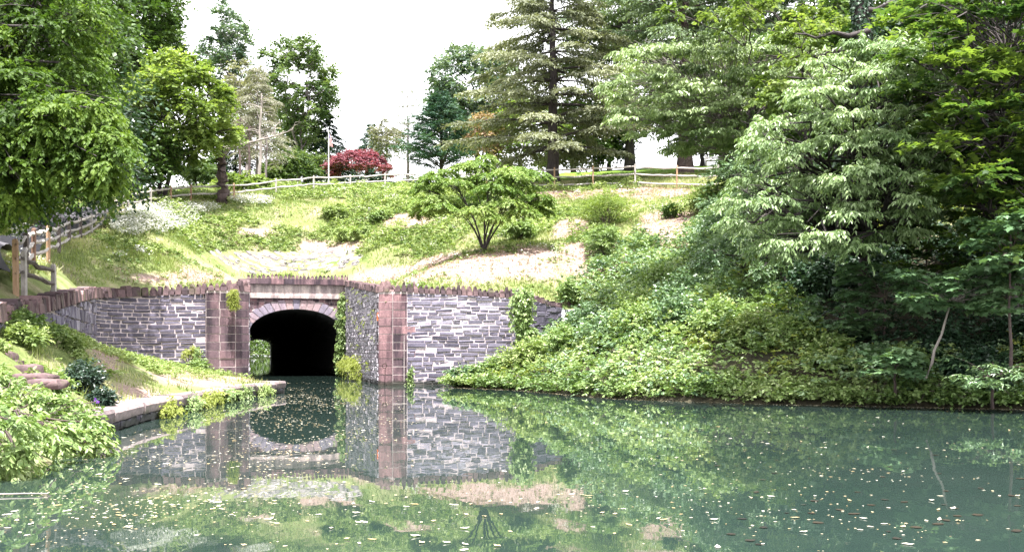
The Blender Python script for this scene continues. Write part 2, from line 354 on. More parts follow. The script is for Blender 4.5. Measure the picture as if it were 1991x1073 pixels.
SOIL2 = [(410, 742, 60, 12), (350, 735, 50, 16), (210, 705, 30, 22), (250, 765, 50, 14), (200, 680, 30, 12), (480, 735, 30, 8)]
def sheet(name, xs, ys, zf, poly, inside, mat, mask=None, snap=None):
    X, Y = np.meshgrid(xs, ys); Z = zf(X, Y)
    nx, ny = len(xs), len(ys); idx = np.arange(nx * ny).reshape(ny, nx)
    Fq = np.stack([idx[:-1, :-1], idx[:-1, 1:], idx[1:, 1:], idx[1:, :-1]], -1).reshape(-1, 4)
    cx = (X[:-1, :-1] + X[1:, 1:]).ravel() / 2; cy = (Y[:-1, :-1] + Y[1:, 1:]).ravel() / 2
    keep = in_poly(cx, cy, poly) if inside else ~in_poly(cx, cy, poly)
    if mask is not None: keep &= mask(cx, cy)
    if snap is not None:
        vin = in_poly(X.ravel(), Y.ravel(), poly); nin = vin[Fq].sum(1); keep = nin < 4
        if mask is not None: keep &= mask(cx, cy)
        used = np.unique(Fq[keep]); mv = used[vin[used]]; P0 = np.stack([X.ravel()[mv], Y.ravel()[mv]], 1); best = np.full(len(mv), 1e9); tgt = P0.copy()
        for a, b in zip(snap[:-1], snap[1:]):
            a = np.array(a); b = np.array(b); ab = b - a; tt = np.clip(((P0 - a) @ ab) / (ab @ ab), 0, 1); q = a + tt[:, None] * ab; dd = np.linalg.norm(P0 - q, axis=1)
            c = dd < best; best[c] = dd[c]; tgt[c] = q[c]
        ok = best < .75; Xr = X.ravel().copy(); Yr = Y.ravel().copy(); Xr[mv[ok]] = tgt[ok, 0]; Yr[mv[ok]] = tgt[ok, 1]; X = Xr.reshape(X.shape); Y = Yr.reshape(Y.shape); Z = zf(X, Y)
        bad = np.zeros(X.size, bool); bad[mv[~ok]] = True; keep &= ~(bad[Fq].any(1) & in_poly(cx, cy, poly))
    Fq = Fq[keep]
    V = np.stack([X.ravel(), Y.ravel(), Z.ravel()], 1)
    px, py = PROJ(V[:, 0], np.maximum(V[:, 1], 1), V[:, 2])
    nz = vnoise(V[:, 0], V[:, 1], .8, 5)
    soil = np.clip(soft(px, py, SOIL2 if inside else SOIL) * 1.1 + (nz - .5) * 1.9, 0, 1) * ((V[:, 1] > 22) | inside)
    far = np.clip((V[:, 1] - 84) / 5, 0, 1)
    soil *= 1 - far
    used = np.unique(Fq); mp = np.full(len(V), -1); mp[used] = np.arange(len(used))
    o = mk(name, V[used], mp[Fq], mat, smooth=True, extra={'soil': soil[used], 'lawn': far[used]})
    return tag(o, kind='structure')

m, t, out = newmat('hill_ground'); M['ground'] = m
n1 = noise(t, .9, 6, pos(t), .65); n2 = noise(t, 7, 5, pos(t), .7)
green = ramp(t, n1, [(.3, (.085, .12, .035)), (.52, (.17, .205, .075)), (.7, (.31, .28, .17))])
soilc = ramp(t, n2, [(.3, (.14, .10, .08)), (.5, (.30, .215, .19)), (.75, (.45, .345, .315))])
green = mixc(t, attr(t, 'lawn'), green, ramp(t, n2, [(.3, (.12, .21, .03)), (.7, (.20, .32, .055))]))
col = mixc(t, attr(t, 'soil'), green, soilc)
p = t.nodes.new('ShaderNodeBsdfPrincipled'); p.inputs['Roughness'].default_value = 1; p.inputs['Specular IOR Level'].default_value = .1
t.links.new(col, p.inputs['Base Color']); t.links.new(bump(t, n2, .8, .12), p.inputs['Normal']); t.links.new(p.outputs[0], out.inputs[0])
m, t, out = newmat('bank_earth'); M['earth'] = m
n2 = noise(t, 5, 5, pos(t), .7); p = t.nodes.new('ShaderNodeBsdfPrincipled'); p.inputs['Roughness'].default_value = 1
t.links.new(ramp(t, n2, [(.3, (.025, .022, .014)), (.7, (.075, .065, .035))]), p.inputs['Base Color']); t.links.new(bump(t, n2, .9, .1), p.inputs['Normal']); t.links.new(p.outputs[0], out.inputs[0])

xs = nonuni(-160, -34, 32, 160, .42, 26); ys = nonuni(-8, 14, 92, 232, .42, 24)
sheet('hill', xs, ys, zh, front_poly, False, M['ground'], lambda x, y: (y > 12) | (x < -10.4), snap=front_poly[1:1 + len(LWo) + 8])
sheet('left_bank', np.arange(-24, -2, .3), np.arange(-6, 48, .3), zl, left_poly, True, M['ground'])
sheet('right_bank', np.arange(-6, 60, .35), np.arange(8, 52, .35), zb_, bank_poly, True, M['earth'])
# land to the horizon, beyond the hill
o = mk('ground', [(-2500, 245, .6), (2500, 245, .6), (2500, 2800, .6), (-2500, 2800, .6)], [[0, 1, 2, 3]], M['ground'], extra={'soil': [0] * 4}); tag(o, kind='structure')

# ------------------------------------------------------------------ water
m, t, out = newmat('canal_water'); M['water'] = m
p = t.nodes.new('ShaderNodeBsdfPrincipled'); p.inputs['Roughness'].default_value = .012; p.inputs['IOR'].default_value = 1.45
mr = ramp(t, noise(t, .25, 3, pos(t)), [(.3, (.017, .032, .027)), (.7, (.026, .042, .036))])
t.links.new(mr, p.inputs['Base Color'])
na = noise(t, 1.1, 3, pos(t, (1, .5, 1)), .5); nb = noise(t, 6, 2, pos(t, (1, .4, 1)), .5)
b1 = bump(t, na, .03, .1)
b2 = t.nodes.new('ShaderNodeBump'); b2.inputs['Strength'].default_value = .012; b2.inputs['Distance'].default_value = .03
t.links.new(nb, b2.inputs['Height']); t.links.new(b1, b2.inputs['Normal']); t.links.new(b2.outputs[0], p.inputs['Normal'])
t.links.new(p.outputs[0], out.inputs[0])
o = mk('water', [(-160, -40, 0), (160, -40, 0), (160, 246, 0), (-160, 246, 0)], [[0, 1, 2, 3]], M['water']); tag(o, kind='structure')

# ------------------------------------------------------------------ walls
class Path:
    def __init__(s, pts, side=1):
        s.p = np.array([q[:2] for q in pts], float); d = np.diff(s.p, axis=0); l = np.linalg.norm(d, axis=1)
        s.c = np.concatenate([[0], np.cumsum(l)]); s.L = s.c[-1]
        tn = d / l[:, None]; nn = np.stack([-tn[:, 1], tn[:, 0]], 1) * side
        vn = np.vstack([nn[:1], (nn[1:] + nn[:-1]), nn[-1:]]); s.n = norm(vn)
    def __call__(s, q, off, z):
        q = np.asarray(q, float); x = np.interp(q, s.c, s.p[:, 0]); y = np.interp(q, s.c, s.p[:, 1])
        nx = np.interp(q, s.c, s.n[:, 0]); ny = np.interp(q, s.c, s.n[:, 1]); l = np.hypot(nx, ny); off = np.asarray(off, float)
        # extrapolate beyond ends is clamped
        return np.stack([x + nx / l * off, y + ny / l * off, np.broadcast_to(np.asarray(z, float), x.shape)], -1)

BOXF = np.array([[0, 1, 5, 4], [1, 2, 6, 5], [2, 3, 7, 6], [3, 0, 4, 7], [4, 5, 9, 8], [5, 6, 10, 9], [6, 7, 11, 10], [7, 4, 8, 11], [8, 9, 10, 11]])
def stones(name, path, boxes, off0, prot, mat, parent, rng, jit=.015, bev=.02, tints=None):
    """boxes: (s0,s1,z0,z1)"""
    B = np.array(boxes, float); n = len(B)
    s0, s1, z0, z1 = B.T; pr = prot * rng.uniform(.4, 1.3, n)
    V = np.zeros((n, 12, 3))
    for lay, (o, ins) in enumerate(((np.zeros(n) - .02, 0), (pr * .55, 0), (pr, bev))):
        for k, (ss, zz) in enumerate(((s0 + ins, z0 + ins), (s1 - ins, z0 + ins), (s1 - ins, z1 - ins), (s0 + ins, z1 - ins))):
            V[:, lay * 4 + k] = path(ss + rng.uniform(-jit, jit, n) * (lay > 0), off0 + o + rng.uniform(-jit, jit, n) * (lay > 1), zz + rng.uniform(-jit, jit, n) * (lay > 0))
    Fq = (BOXF[None] + (np.arange(n) * 12)[:, None, None]).reshape(-1, 4)
    tn = rng.rand(n) if tints is None else tints
    return mk(name, V.reshape(-1, 3), Fq, mat, np.repeat(tn, 12), parent)

def backing(name, path, ztop, zbot, off, thick, mat, parent, n=None):
    n = n or max(2, int(path.L / .5) + 1)
    q = np.unique(np.concatenate([np.linspace(0, path.L, n), path.c])); zt = ztop(q); zb = zbot(q); k = len(q)
    a = path(q, off, 0); b = path(q, off - thick, 0)
    A = np.stack([np.column_stack([a[:, :2], zb]), np.column_stack([a[:, :2], zt]), np.column_stack([b[:, :2], zt]), np.column_stack([b[:, :2], zb])], 1).reshape(-1, 3)
    Fq = []
    for i in range(k - 1):
        for j in range(3): Fq.append([i * 4 + j, i * 4 + j + 1, i * 4 + 4 + j + 1, i * 4 + 4 + j])
    Fq.append([0, 1, 2, 3]); e = (k - 1) * 4; Fq.append([e + 3, e + 2, e + 1, e])
    return mk(name, A, Fq, mat, np.full(len(A), .5), parent)

def courses(rng, s0, s1, zbot, ztop, ch, ln, gap=.022, wob=0.0):
    """rows of stones between zbot(s) and ztop(s)"""
    out = []; z = min(zbot(np.linspace(s0, s1, 9))); zmax = max(ztop(np.linspace(s0, s1, 9)))
    while z < zmax:
        h = rng.uniform(*ch); s = s0; first = True
        while s < s1 - .02:
            l = rng.uniform(*ln) * (.5 if first and rng.rand() < .5 else 1); first = False
            e = min(s + l, s1)
            if s1 - e < ln[0] * .5: e = s1
            m_ = (s + e) / 2; zt = ztop(np.array([m_]))[0]; zb = zbot(np.array([m_]))[0]
            a, b = z, min(z + h, zt)
            if b - a > h * .35 and b > zb - .1:
                if h > .2 and rng.rand() < .22 * (wob > 0):
                    mm = a + (b - a) * rng.uniform(.4, .6)
                    out.append((s + gap / 2, e - gap / 2, a + gap / 2, mm - gap / 2)); out.append((s + gap / 2, e - gap / 2, mm + gap / 2, b - gap / 2))
                else: out.append((s + gap / 2, e - gap / 2, a + gap / 2, b - gap / 2))
            s = e
        z += h
    return out

def coping(name, path, ztop, w, h, depth, mat, parent, rng, s0=0, s1=None, off=.1, point=1.0, hfun=None):
    s1 = path.L if s1 is None else s1; Vs = []; Fs = []; T = []; s = s0
    while s < s1:
        ww = rng.uniform(*w); hh = rng.uniform(*h); sc = hfun(s) if hfun else 1; ww *= sc; hh *= sc
        a, b = s + .022, min(s + ww - .022, s1); z = ztop(np.array([(a + b) / 2]))[0]; c = (a + b) / 2; d = depth * rng.uniform(.85, 1.15)
        o0 = off + rng.uniform(-.03, .05); sh = hh * rng.uniform(.35, .6) if rng.rand() < point else hh * .9; tw = rng.uniform(.12, .25) if sh < hh * .8 else .7
        q = []
        for (zz, f) in ((z, 1), (z + sh, rng.uniform(.9, 1.0)), (z + (sh + hh) / 2, rng.uniform(.55, .75) if sh < hh * .8 else .9), (z + hh, tw * .7)):
            hw = (b - a) / 2 * f; cc = c + rng.uniform(-.012, .012); g = rng.uniform(0, .05) * (zz > z)
            q += [path([cc - hw], o0 - g, zz)[0], path([cc + hw], o0 - g, zz)[0], path([cc + hw], o0 - d + g, zz)[0], path([cc - hw], o0 - d + g, zz)[0]]
        n0 = len(Vs) and sum(len(x) for x in Vs); Vs.append(np.array(q))
        for r_ in range(3):
            for k in range(4): Fs.append([n0 + r_ * 4 + k, n0 + r_ * 4 + (k + 1) % 4, n0 + r_ * 4 + 4 + (k + 1) % 4, n0 + r_ * 4 + 4 + k])
        Fs.append([n0 + 12, n0 + 13, n0 + 14, n0 + 15]); T += [rng.rand()] * 16
        s += ww
    return mk(name, np.vstack(Vs), Fs, mat, T, parent)

rng = np.random.RandomState(11)
# --- left curved wall
lws = np.concatenate([[0], np.cumsum(np.linalg.norm(np.diff(LWc[:, :2], axis=0), axis=1))])
LP = Path(LWc, side=-1)
ltop = lambda s: np.interp(s, lws, LWc[:, 2] - .28); lbot = lambda s: np.interp(s, lws, LWc[:, 3] - .45)
ow = empty('retaining_wall', (float(lw[5][0]), float(lw[5][1]), 1.0), 'long curved blue grey stone retaining wall with brown coping, beside the grassy towpath', 'stone wall')
backing('mortar', LP, ltop, lambda s: lbot(s) - .4, .018, .45, M['mortar'], ow)
scorner = lws[np.argmin(np.abs(LWc[:, 1] - 42.0) + (LWc[:, 0] > -15) * 99)]
bx = courses(rng, scorner, LP.L, lbot, ltop, (.12, .22), (.3, .95), .046, 1)
stones('stonework', LP, bx, 0, .045, M['slate'], ow, rng, .012, .014, np.clip(rng.normal(.36, .13, len(bx)), 0, .8))
bx = courses(rng, 0, scorner, lbot, ltop, (.24, .46), (.28, .62), .035, 1)
stones('rough_stonework', LP, bx, 0, .09, M['slate'], ow, rng, .035, .03, np.clip(rng.normal(.55, .2, len(bx)), 0, 1))
coping('coping', LP, ltop, (.24, .40), (.30, .42), .5, M['coping'], ow, rng, off=.13, point=.25, s1=lws[np.argmin(np.abs(LWc[:, 0] + 15.4) + (LWc[:, 1] < 43) * 99)], hfun=lambda s: 1.15)
coping('pointed_coping', LP, ltop, (.20, .30), (.30, .48), .4, M['coping'], ow, rng, off=.1, point=1, s0=lws[np.argmin(np.abs(LWc[:, 0] + 15.4) + (LWc[:, 1] < 43) * 99)] + .05)

# --- portal with the two canal walls and pillars
LV, RV = -2.7, 3.0; AC = .13
port = empty('tunnel_portal', (*K(0, 0), 0), 'brownstone tunnel portal with low elliptical arch over dark canal opening', 'tunnel entrance')
A_, SP, TOP = 2.71, 2.55, 3.98          # half width, springing, crown
def arch_z(v, grow=0.0):
    v = np.asarray(v, float); return SP + (TOP - SP + grow) * np.sqrt(np.clip(1 - ((v - AC) / (A_ + grow)) ** 2, 0, 1))
PP = Path([K(LV, 0), K(RV, 0)], side=-1)
def vs_(s): return np.asarray(s) + LV
# front slab with opening
nq = 41; vsn = np.concatenate([[LV], AC + A_ * np.sin(np.linspace(-math.pi / 2, math.pi / 2, nq)), [RV]])
zz = np.concatenate([[-.6], arch_z(vsn[1:-1]), [-.6]]); zz[1] = SP; zz[-2] = SP
Vt = []; Ft = []
for v_, z_ in zip(vsn, zz):
    for off in (0, -.7):
        for q in (z_, 4.6): Vt.append((*K(v_, -off), q))
# order per column: front-bottom, front-top, back-bottom, back-top
for i in range(len(vsn) - 1):
    a = i * 4; b = a + 4
    if 0 < i < len(vsn) - 2 or True:
        if i == 0 or i == len(vsn) - 2:
            continue
        Ft += [[a, b, b + 1, a + 1], [a, a + 2, b + 2, b]]
# jambs as boxes
n0 = len(Vt)
for (va, vb) in ((LV, AC - A_), (AC + A_, RV)):
    k0 = len(Vt)
    for z_ in (-.6, 4.6):
        for (vv, uu) in ((va, 0), (vb, 0), (vb, .7), (va, .7)): Vt.append((*K(vv, uu), z_))
    Ft += [[k0, k0 + 1, k0 + 5, k0 + 4], [k0 + 1, k0 + 2, k0 + 6, k0 + 5], [k0 + 3, k0, k0 + 4, k0 + 7], [k0 + 2, k0 + 3, k0 + 7, k0 + 6]]
mk('front_wall', Vt, Ft, M['brownmortar'], np.full(len(Vt), .5), port)
# spandrel blocks
bx = []
z = 2.5
while z < 4.55:
    h = .21; s = LV
    while s < 3.0:
        l = rng.uniform(.25, .5); e = min(s + l, 3.0); 
        zi = z + h * .5
        if all(((abs(q - AC) / (A_ + .5)) ** 2 + (max(zi - SP, 0) / (TOP - SP + .5)) ** 2) > 1 for q in (s + .08, e - .08)) : bx.append((s - LV + .008, e - LV - .008, z + .008, min(z + h, 4.6) - .008))
        s = e
    z += h
stones('spandrel_blocks', PP, bx, 0, .02, M['brown'], port, rng, .004, .006, rng.uniform(.4, 1, len(bx)))
# voussoirs
Vt = []; Ft = []; T = []; nv = 23
th = np.linspace(math.pi, 0, nv + 1)
for i in range(nv):
    a0, a1 = th[i] - .008, th[i + 1] + .008
    ln = .52 + (.06 if i % 2 else 0)
    pts = []
    for off, inset in ((.0, 0), (.035, 0), (.045, .012)):
        for (aa, g) in ((a0 - inset * .2, inset), (a1 + inset * .2, inset), (a1 + inset * .2, ln - inset), (a0 - inset * .2, ln - inset)):
            pts.append((*K(AC + (A_ + g) * math.cos(aa), -off - .005), SP + (TOP - SP + g) * math.sin(aa)))
    n0 = len(Vt); Vt += pts; Ft += (BOXF + n0).tolist(); T += [rng.rand()] * 12
mk('voussoirs', Vt, Ft, M['vous'], T, port)
def bandbox(name, v0, v1, u0, u1, z0, z1, mat, parent, n, rng, g=.012):
    """row of n blocks across, faces toward -u"""
    pth = Path([K(v0, u0), K(v1, u0)], side=-1); e = np.linspace(0, pth.L, n + 1)
    e[1:-1] += rng.uniform(-.15, .15, n - 1)
    V = []; Fx = []; T = []
    for i in range(n):
        n0 = len(V); a, b = e[i] + g / 2, e[i + 1] - g / 2
        for z_ in (z0, z1):
            for (q, uu) in ((a, u0), (b, u0), (b, u1), (a, u1)): V.append((*K(v0 + q, uu), z_))
        Fx += [[n0, n0 + 1, n0 + 5, n0 + 4], [n0 + 1, n0 + 2, n0 + 6, n0 + 5], [n0 + 2, n0 + 3, n0 + 7, n0 + 6], [n0 + 3, n0, n0 + 4, n0 + 7], [n0 + 4, n0 + 5, n0 + 6, n0 + 7], [n0 + 3, n0 + 2, n0 + 1, n0]]
        T += [rng.rand()] * 8
    return mk(name, V, Fx, mat, T, parent)
bandbox('string_course', -2.69, 2.99, -.16, .6, 4.605, 4.76, M['panel'], port, 7, rng)
bandbox('parapet_panel', -2.69, 2.99, -.04, .6, 4.765, 5.42, M['panel'], port, 6, rng)
bandbox('cornice', -2.75, 3.05, -.22, .6, 5.425, 5.74, M['brown'], port, 8, rng)
PP2 = Path([K(LV, -.1), K(RV + .15, -.1)], side=-1)
coping('crest_stones', PP2, lambda s: np.full(np.shape(s), 5.735), (.18, .27), (.2, .34), .35, M['coping'], port, rng, off=.03)
# tunnel barrel
prof = [(AC - A_, -.6)] + [(AC - A_ * math.cos(a), arch_z(AC - A_ * math.cos(a))) for a in np.linspace(0, math.pi, 25)] + [(AC + A_, -.6)]
us = [0.02, .7, 3, 8, 15, 30, 50, 75, 100, 130, 160, 178]
Vt = []; Ft = []
rr = np.random.RandomState(3)
for j, u_ in enumerate(us):
    for (v_, z_) in prof:
        k = 1 + (rr.uniform(.0, .04) if 1 < j < len(us) - 1 else 0)
        Vt.append((*K(float(v_) * k, u_), float(z_) * k))
m_ = len(prof)
for j in range(len(us) - 1):
    for i in range(m_ - 1): Ft.append([j * m_ + i, j * m_ + m_ + i, j * m_ + m_ + i + 1, j * m_ + i + 1])
mk('barrel', Vt, Ft, M['rock'], np.full(len(Vt), .5), port)
# far portal face
pf = Path([K(-30, 178), K(30, 178)], side=1)
Vt = []; Ft = []
for v_, z_ in [(-30, -.6), (AC - A_, -.6)] + [(float(a), float(b)) for a, b in prof[1:-1]] + [(AC + A_, -.6), (30, -.6)]:
    Vt += [(*K(v_, 178), z_), (*K(v_, 178), 14)]
for i in range(len(Vt) // 2 - 1): Ft.append([2 * i, 2 * i + 2, 2 * i + 3, 2 * i + 1])
mk('far_face', Vt, Ft, M['rock'], np.full(len(Vt), .5), port)

def canal_wall(label, sgn, uend, pil_label):
    vpos = 3.0 if sgn > 0 else -2.7
    w_ = empty('canal_side_wall', (*K(vpos, -8), 0), label, 'stone wall')
    pts = [K(vpos, 0), K(vpos, uend + .5)]
    P_ = Path(pts, side=-1 if sgn > 0 else 1)
    tz = lambda s: np.interp(s, [0, P_.L], [5.42, 4.12])
    bz = lambda s: np.full(np.shape(s), -.3)
    backing('mortar', P_, tz, lambda s: bz(s) - .3, .02, .5, M['mortar'], w_)
    bx = courses(rng, 0, P_.L, bz, tz, (.14, .26), (.22, .5), .034, 1)
    stones('stonework', P_, bx, 0, .07, M['lilac'], w_, rng, .03, .02, np.clip(rng.normal(.5, .22, len(bx)), 0, 1))
    coping('coping', P_, tz, (.3, .5), (.24, .34), .6, M['coping'], w_, rng, off=.12, point=.15)
    # pillar
    pl = empty('brownstone_pillar', (*K(vpos + sgn * .8, uend), 0), pil_label, 'pillar', 'pillars at the ends of the canal cut')
    ch = .52; fw = 1.02 if sgn > 0 else 1.25
    a = K(vpos - .04 * sgn, uend + .45 + ch); b = K(vpos - .04 * sgn, uend + ch - .02); c = K(vpos + ch * sgn, uend); d = K(vpos + (ch + fw) * sgn, uend); e = K(vpos + (ch + fw) * sgn, uend + .6)
    sd = -1 if sgn > 0 else 1
    zt = 4.16
    segs = [(a, b, 1), (b, c, 1), (c, d, 2 if sgn < 0 else 1.5), (d, e, 1)]
    for i, (p0, p1, nb) in enumerate(segs):
        Q = Path([p0, p1], side=sd if sgn > 0 else 1)
        backing(('side_mortar', 'chamfer_mortar', 'front_mortar', 'outer_mortar')[i], Q, lambda s: np.full(np.shape(s), zt), lambda s: np.full(np.shape(s), -.6), -.002, .3, M['brownmortar'], pl)
        bx = []; z = -.25; r_ = 0
        while z < zt - .1:
            h = .36; z2 = min(z + h, zt)
            if nb == 2: cuts = [0, Q.L / 2 + (.03 if r_ % 2 else -.03), Q.L] if r_ % 2 else [0, Q.L * .55, Q.L]
            elif nb == 1.5: cuts = [0, Q.L * (.5 if r_ < 7 else 1), Q.L] if (r_ < 7 or r_ == 10) else [0, Q.L]
            else: cuts = [0, Q.L]
            for k in range(len(cuts) - 1):
                if cuts[k + 1] - cuts[k] > .05: bx.append((cuts[k] + .012, cuts[k + 1] - .012, z + .013, z2 - .013))
            z = z2; r_ += 1
        if sgn > 0 and i in (1, 2): tn = np.array([np.clip((.85 if (i == 2 and q[2] > 2.0) or i == 1 else .5) + rng.uniform(-.15, .15), 0, 1) for q in bx])
        else: tn = rng.uniform(.25, .6, len(bx))
        stones(('side_blocks', 'chamfer_blocks', 'front_blocks', 'outer_blocks')[i], Q, bx, -.012, .034, M['brown'], pl, rng, .003, .006, tn)
    # cap slab below the points
    QQ = Path([b, c, d], side=sd if sgn > 0 else 1)
    coping('pointed_coping', QQ, lambda s: np.full(np.shape(s), zt - .01), (.22, .34), (.3, .52), .45, M['coping'], pl, rng, off=.04)
    return w_, pl
canal_wall('ragged stone wall along the right side of the canal, between tunnel mouth and right pillar', 1, -16.4, 'right brownstone pillar with reddish upper blocks, standing in the water')
canal_wall('stone canal wall on the left of the tunnel mouth, seen nearly edge on behind the left pillar', -1, -15.2, 'left brownstone pillar with dark streaks, standing on the grassy towpath')
# right straight wall
RP = Path([RW0, RW1], side=-1)
ow = empty('retaining_wall', (*RW0, 0), 'straight grey stone retaining wall with pointed brown coping, right of the right pillar', 'stone wall')
rt = lambda s: np.interp(s, [0, RP.L], [4.12, 3.92]); rbm = lambda s: np.full(np.shape(s), -.25)
backing('mortar', RP, rt, lambda s: rbm(s) - .3, .022, .5, M['mortar'], ow)
bx = courses(rng, 0, RP.L, rbm, rt, (.12, .22), (.28, .9), .044, 1)
tn = np.array([np.clip(rng.normal(.48 + .2 * (q[2] > 2.3), .14), 0, .92) for q in bx])  # upper courses tinted paler: light from above put into the stone colour
stones('stonework', RP, bx, 0, .06, M['slate'], ow, rng, .016, .016, tn)
coping('pointed_coping', RP, rt, (.2, .32), (.30, .50), .4, M['coping'], ow, rng, off=.06)
RP2 = Path([RW1, RW2], side=-1)
rt2 = lambda s: np.interp(s, [0, RP2.L], [3.92, 3.55])
backing('return_mortar', RP2, rt2, lambda s: rbm(s) + .3, 0, .5, M['mortar'], ow)
bx = courses(rng, 0, RP2.L, lambda s: rbm(s) + 1, rt2, (.2, .34), (.3, .6), .02, 1)
stones('return_stonework', RP2, bx, 0, .06, M['slate'], ow, rng, .02, .02, np.clip(rng.normal(.35, .15, len(bx)), 0, 1))
coping('return_coping', RP2, rt2, (.3, .45), (.2, .3), .45, M['coping'], ow, rng, off=.06, point=.3)

# iron ring + plates on right pillar
def tube_arrays(P, r, sides=6, cap=False):
    P = np.asarray(P, float); n = len(P); r = np.broadcast_to(np.asarray(r, float), (n,))
    T_ = norm(np.gradient(P, axis=0)); ref = np.where(np.abs(T_[:, 2:3]) > .92, [[1., 0, 0]], [[0, 0, 1.]])
    a = norm(np.cross(T_, ref)); b = np.cross(T_, a); an = np.linspace(0, 2 * math.pi, sides, endpoint=False)
    V = P[:, None] + r[:, None, None] * (np.cos(an)[None, :, None] * a[:, None] + np.sin(an)[None, :, None] * b[:, None])
    i = np.arange(n - 1)[:, None] * sides; k = np.arange(sides)[None]; k2 = (k + 1) % sides
    Fq = np.stack([i + k, i + k2, i + sides + k2, i + sides + k], -1).reshape(-1, 4)
    return V.reshape(-1, 3), Fq
class TB:
    def __init__(s): s.V = []; s.F = []; s.n = 0
    def add(s, P, r, sides=6):
        V, Fq = tube_arrays(P, r, sides); s.V.append(V); s.F.append(Fq + s.n); s.n += len(V)
    def box(s, c, half, ax=None):
        c = np.array(c, float); ax = np.eye(3) if ax is None else np.asarray(ax, float)
        V = [c + ax[0] * half[0] * i + ax[1] * half[1] * j + ax[2] * half[2] * k for k in (-1, 1) for (i, j) in ((-1, -1), (1, -1), (1, 1), (-1, 1))]
        s.V.append(np.array(V)); s.F.append(np.array([[0, 1, 5, 4], [1, 2, 6, 5], [2, 3, 7, 6], [3, 0, 4, 7], [4, 5, 6, 7], [3, 2, 1, 0]]) + s.n); s.n += 8
    def build(s, name, mat, parent=None, smooth=True):
        V = np.vstack(s.V); return mk(name, V, np.vstack(s.F), mat, np.full(len(V), .5), parent, smooth)
rg = empty('mooring_ring', (-5.55, 45.1, .85), 'small rusty iron mooring ring low on the right brownstone pillar', 'ring')
c0 = np.array([*K(3.2, -16.3), .87]) + np.array([0, -.2, 0])
tb = TB(); an = np.linspace(0, 2 * math.pi, 17); tb.add([c0 + np.array([math.cos(a) * .1, -.02, math.sin(a) * .1]) for a in an], .02, 6); tb.build('ring', M['iron'], rg)
tb = TB(); tb.add([c0 + np.array([0, .25, .1]), c0 + np.array([0, -.03, .1])], .025, 6); tb.build('bolt', M['iron'], rg)
for nm, lab, zc, mt, hz in (('marker_plate', 'small orange marker plate on the canal side of the right pillar', 3.05, 'orange', .17), ('marker_plate', 'small black marker plate below the orange one on the right pillar', 2.3, 'black', .2)):
    tb = TB(); c = np.array([*K(2.93, -15.75), zc]); tb.box(c, (.03, .1, hz), [(Vv[0], Vv[1], 0), (U[0], U[1], 0), (0, 0, 1)])
    tag(tb.build(nm, M[mt], None, False), lab, 'marker', 'marker plates on the right pillar')

# --- towpath ledge
led = empty('towpath_edge', (-8.2, 30, 0), 'low stone kerb of long pale slabs along the towpath at the water', 'stone edging')
LE = catmull([(-7.45, 17.2, 0), (-7.6, 19.6, 0), (-7.95, 22.3, 0), (-8.1, 25, 0), (-8.5, 29, 0), (-8.6, 32.5, 0), (-8.45, 35.5, 0), (-8.3, 37.6, 0)], 5)
EP = Path(LE, side=-1)
backing('riser', EP, lambda s: np.full(np.shape(s), .2), lambda s: np.full(np.shape(s), -.6), -.06, .9, M['mortar'], led)
bx = courses(rng, 0, EP.L, lambda s: np.full(np.shape(s), -.2), lambda s: np.full(np.shape(s), .22), (.12, .2), (.25, .6), .02, 0)
stones('riser_stones', EP, bx, -.06, .05, M['slate'], led, rng, .03, .02, rng.uniform(.3, .9, len(bx)))
def slabs(name, path, wr_, zt, hgt, depth, mat, parent, rng):
    V = []; Fq = []; T = []; s = 0
    while s < path.L - .3:
        l = rng.uniform(*wr_); e = min(s + l, path.L); 
        if path.L - e < .6: e = path.L
        k = max(2, int((e - s) / .3) + 1); q = np.linspace(s + .01, e - .01, k); n0 = len(V); dz = rng.uniform(-.025, .02)
        for a in q:
            ee = rng.uniform(-.03, .03)
            V += [path([a], .02 + ee, zt - hgt + rng.uniform(-.02, .02))[0], path([a], .05 + ee, zt - .07 + dz)[0], path([a], .01 + ee, zt + dz)[0], path([a], -depth + ee, zt + dz + .01)[0], path([a], -depth + ee, zt - hgt)[0]]
        T += [rng.rand()] * (5 * k)
        for i in range(k - 1):
            for j in range(5): Fq.append([n0 + i * 5 + j, n0 + i * 5 + (j + 1) % 5, n0 + i * 5 + 5 + (j + 1) % 5, n0 + i * 5 + 5 + j])
        b_ = n0 + (k - 1) * 5
        Fq += [[n0, n0 + 1, n0 + 2, n0 + 3], [n0, n0 + 3, n0 + 4, n0 + 4], [b_ + 3, b_ + 2, b_ + 1, b_], [b_ + 4, b_ + 4, b_ + 3, b_]][0:1] + [[b_ + 3, b_ + 2, b_ + 1, b_]]
        s = e
    return mk(name, V, Fq, mat, T, parent)
slabs('cap_slabs', EP, (1.3, 3.2), .43, .24, .85, M['ledge'], led, rng)
EP2 = Path([(-8.28, 37.62), (-9.9, 38.9), K(-3.05, -15.5)], side=-1)
backing('end_riser', EP2, lambda s: np.full(np.shape(s), .2), lambda s: np.full(np.shape(s), -.6), -.05, .6, M['mortar'], led)
slabs('end_slabs', EP2, (1.2, 2.2), .42, .24, .7, M['ledge'], led, rng)

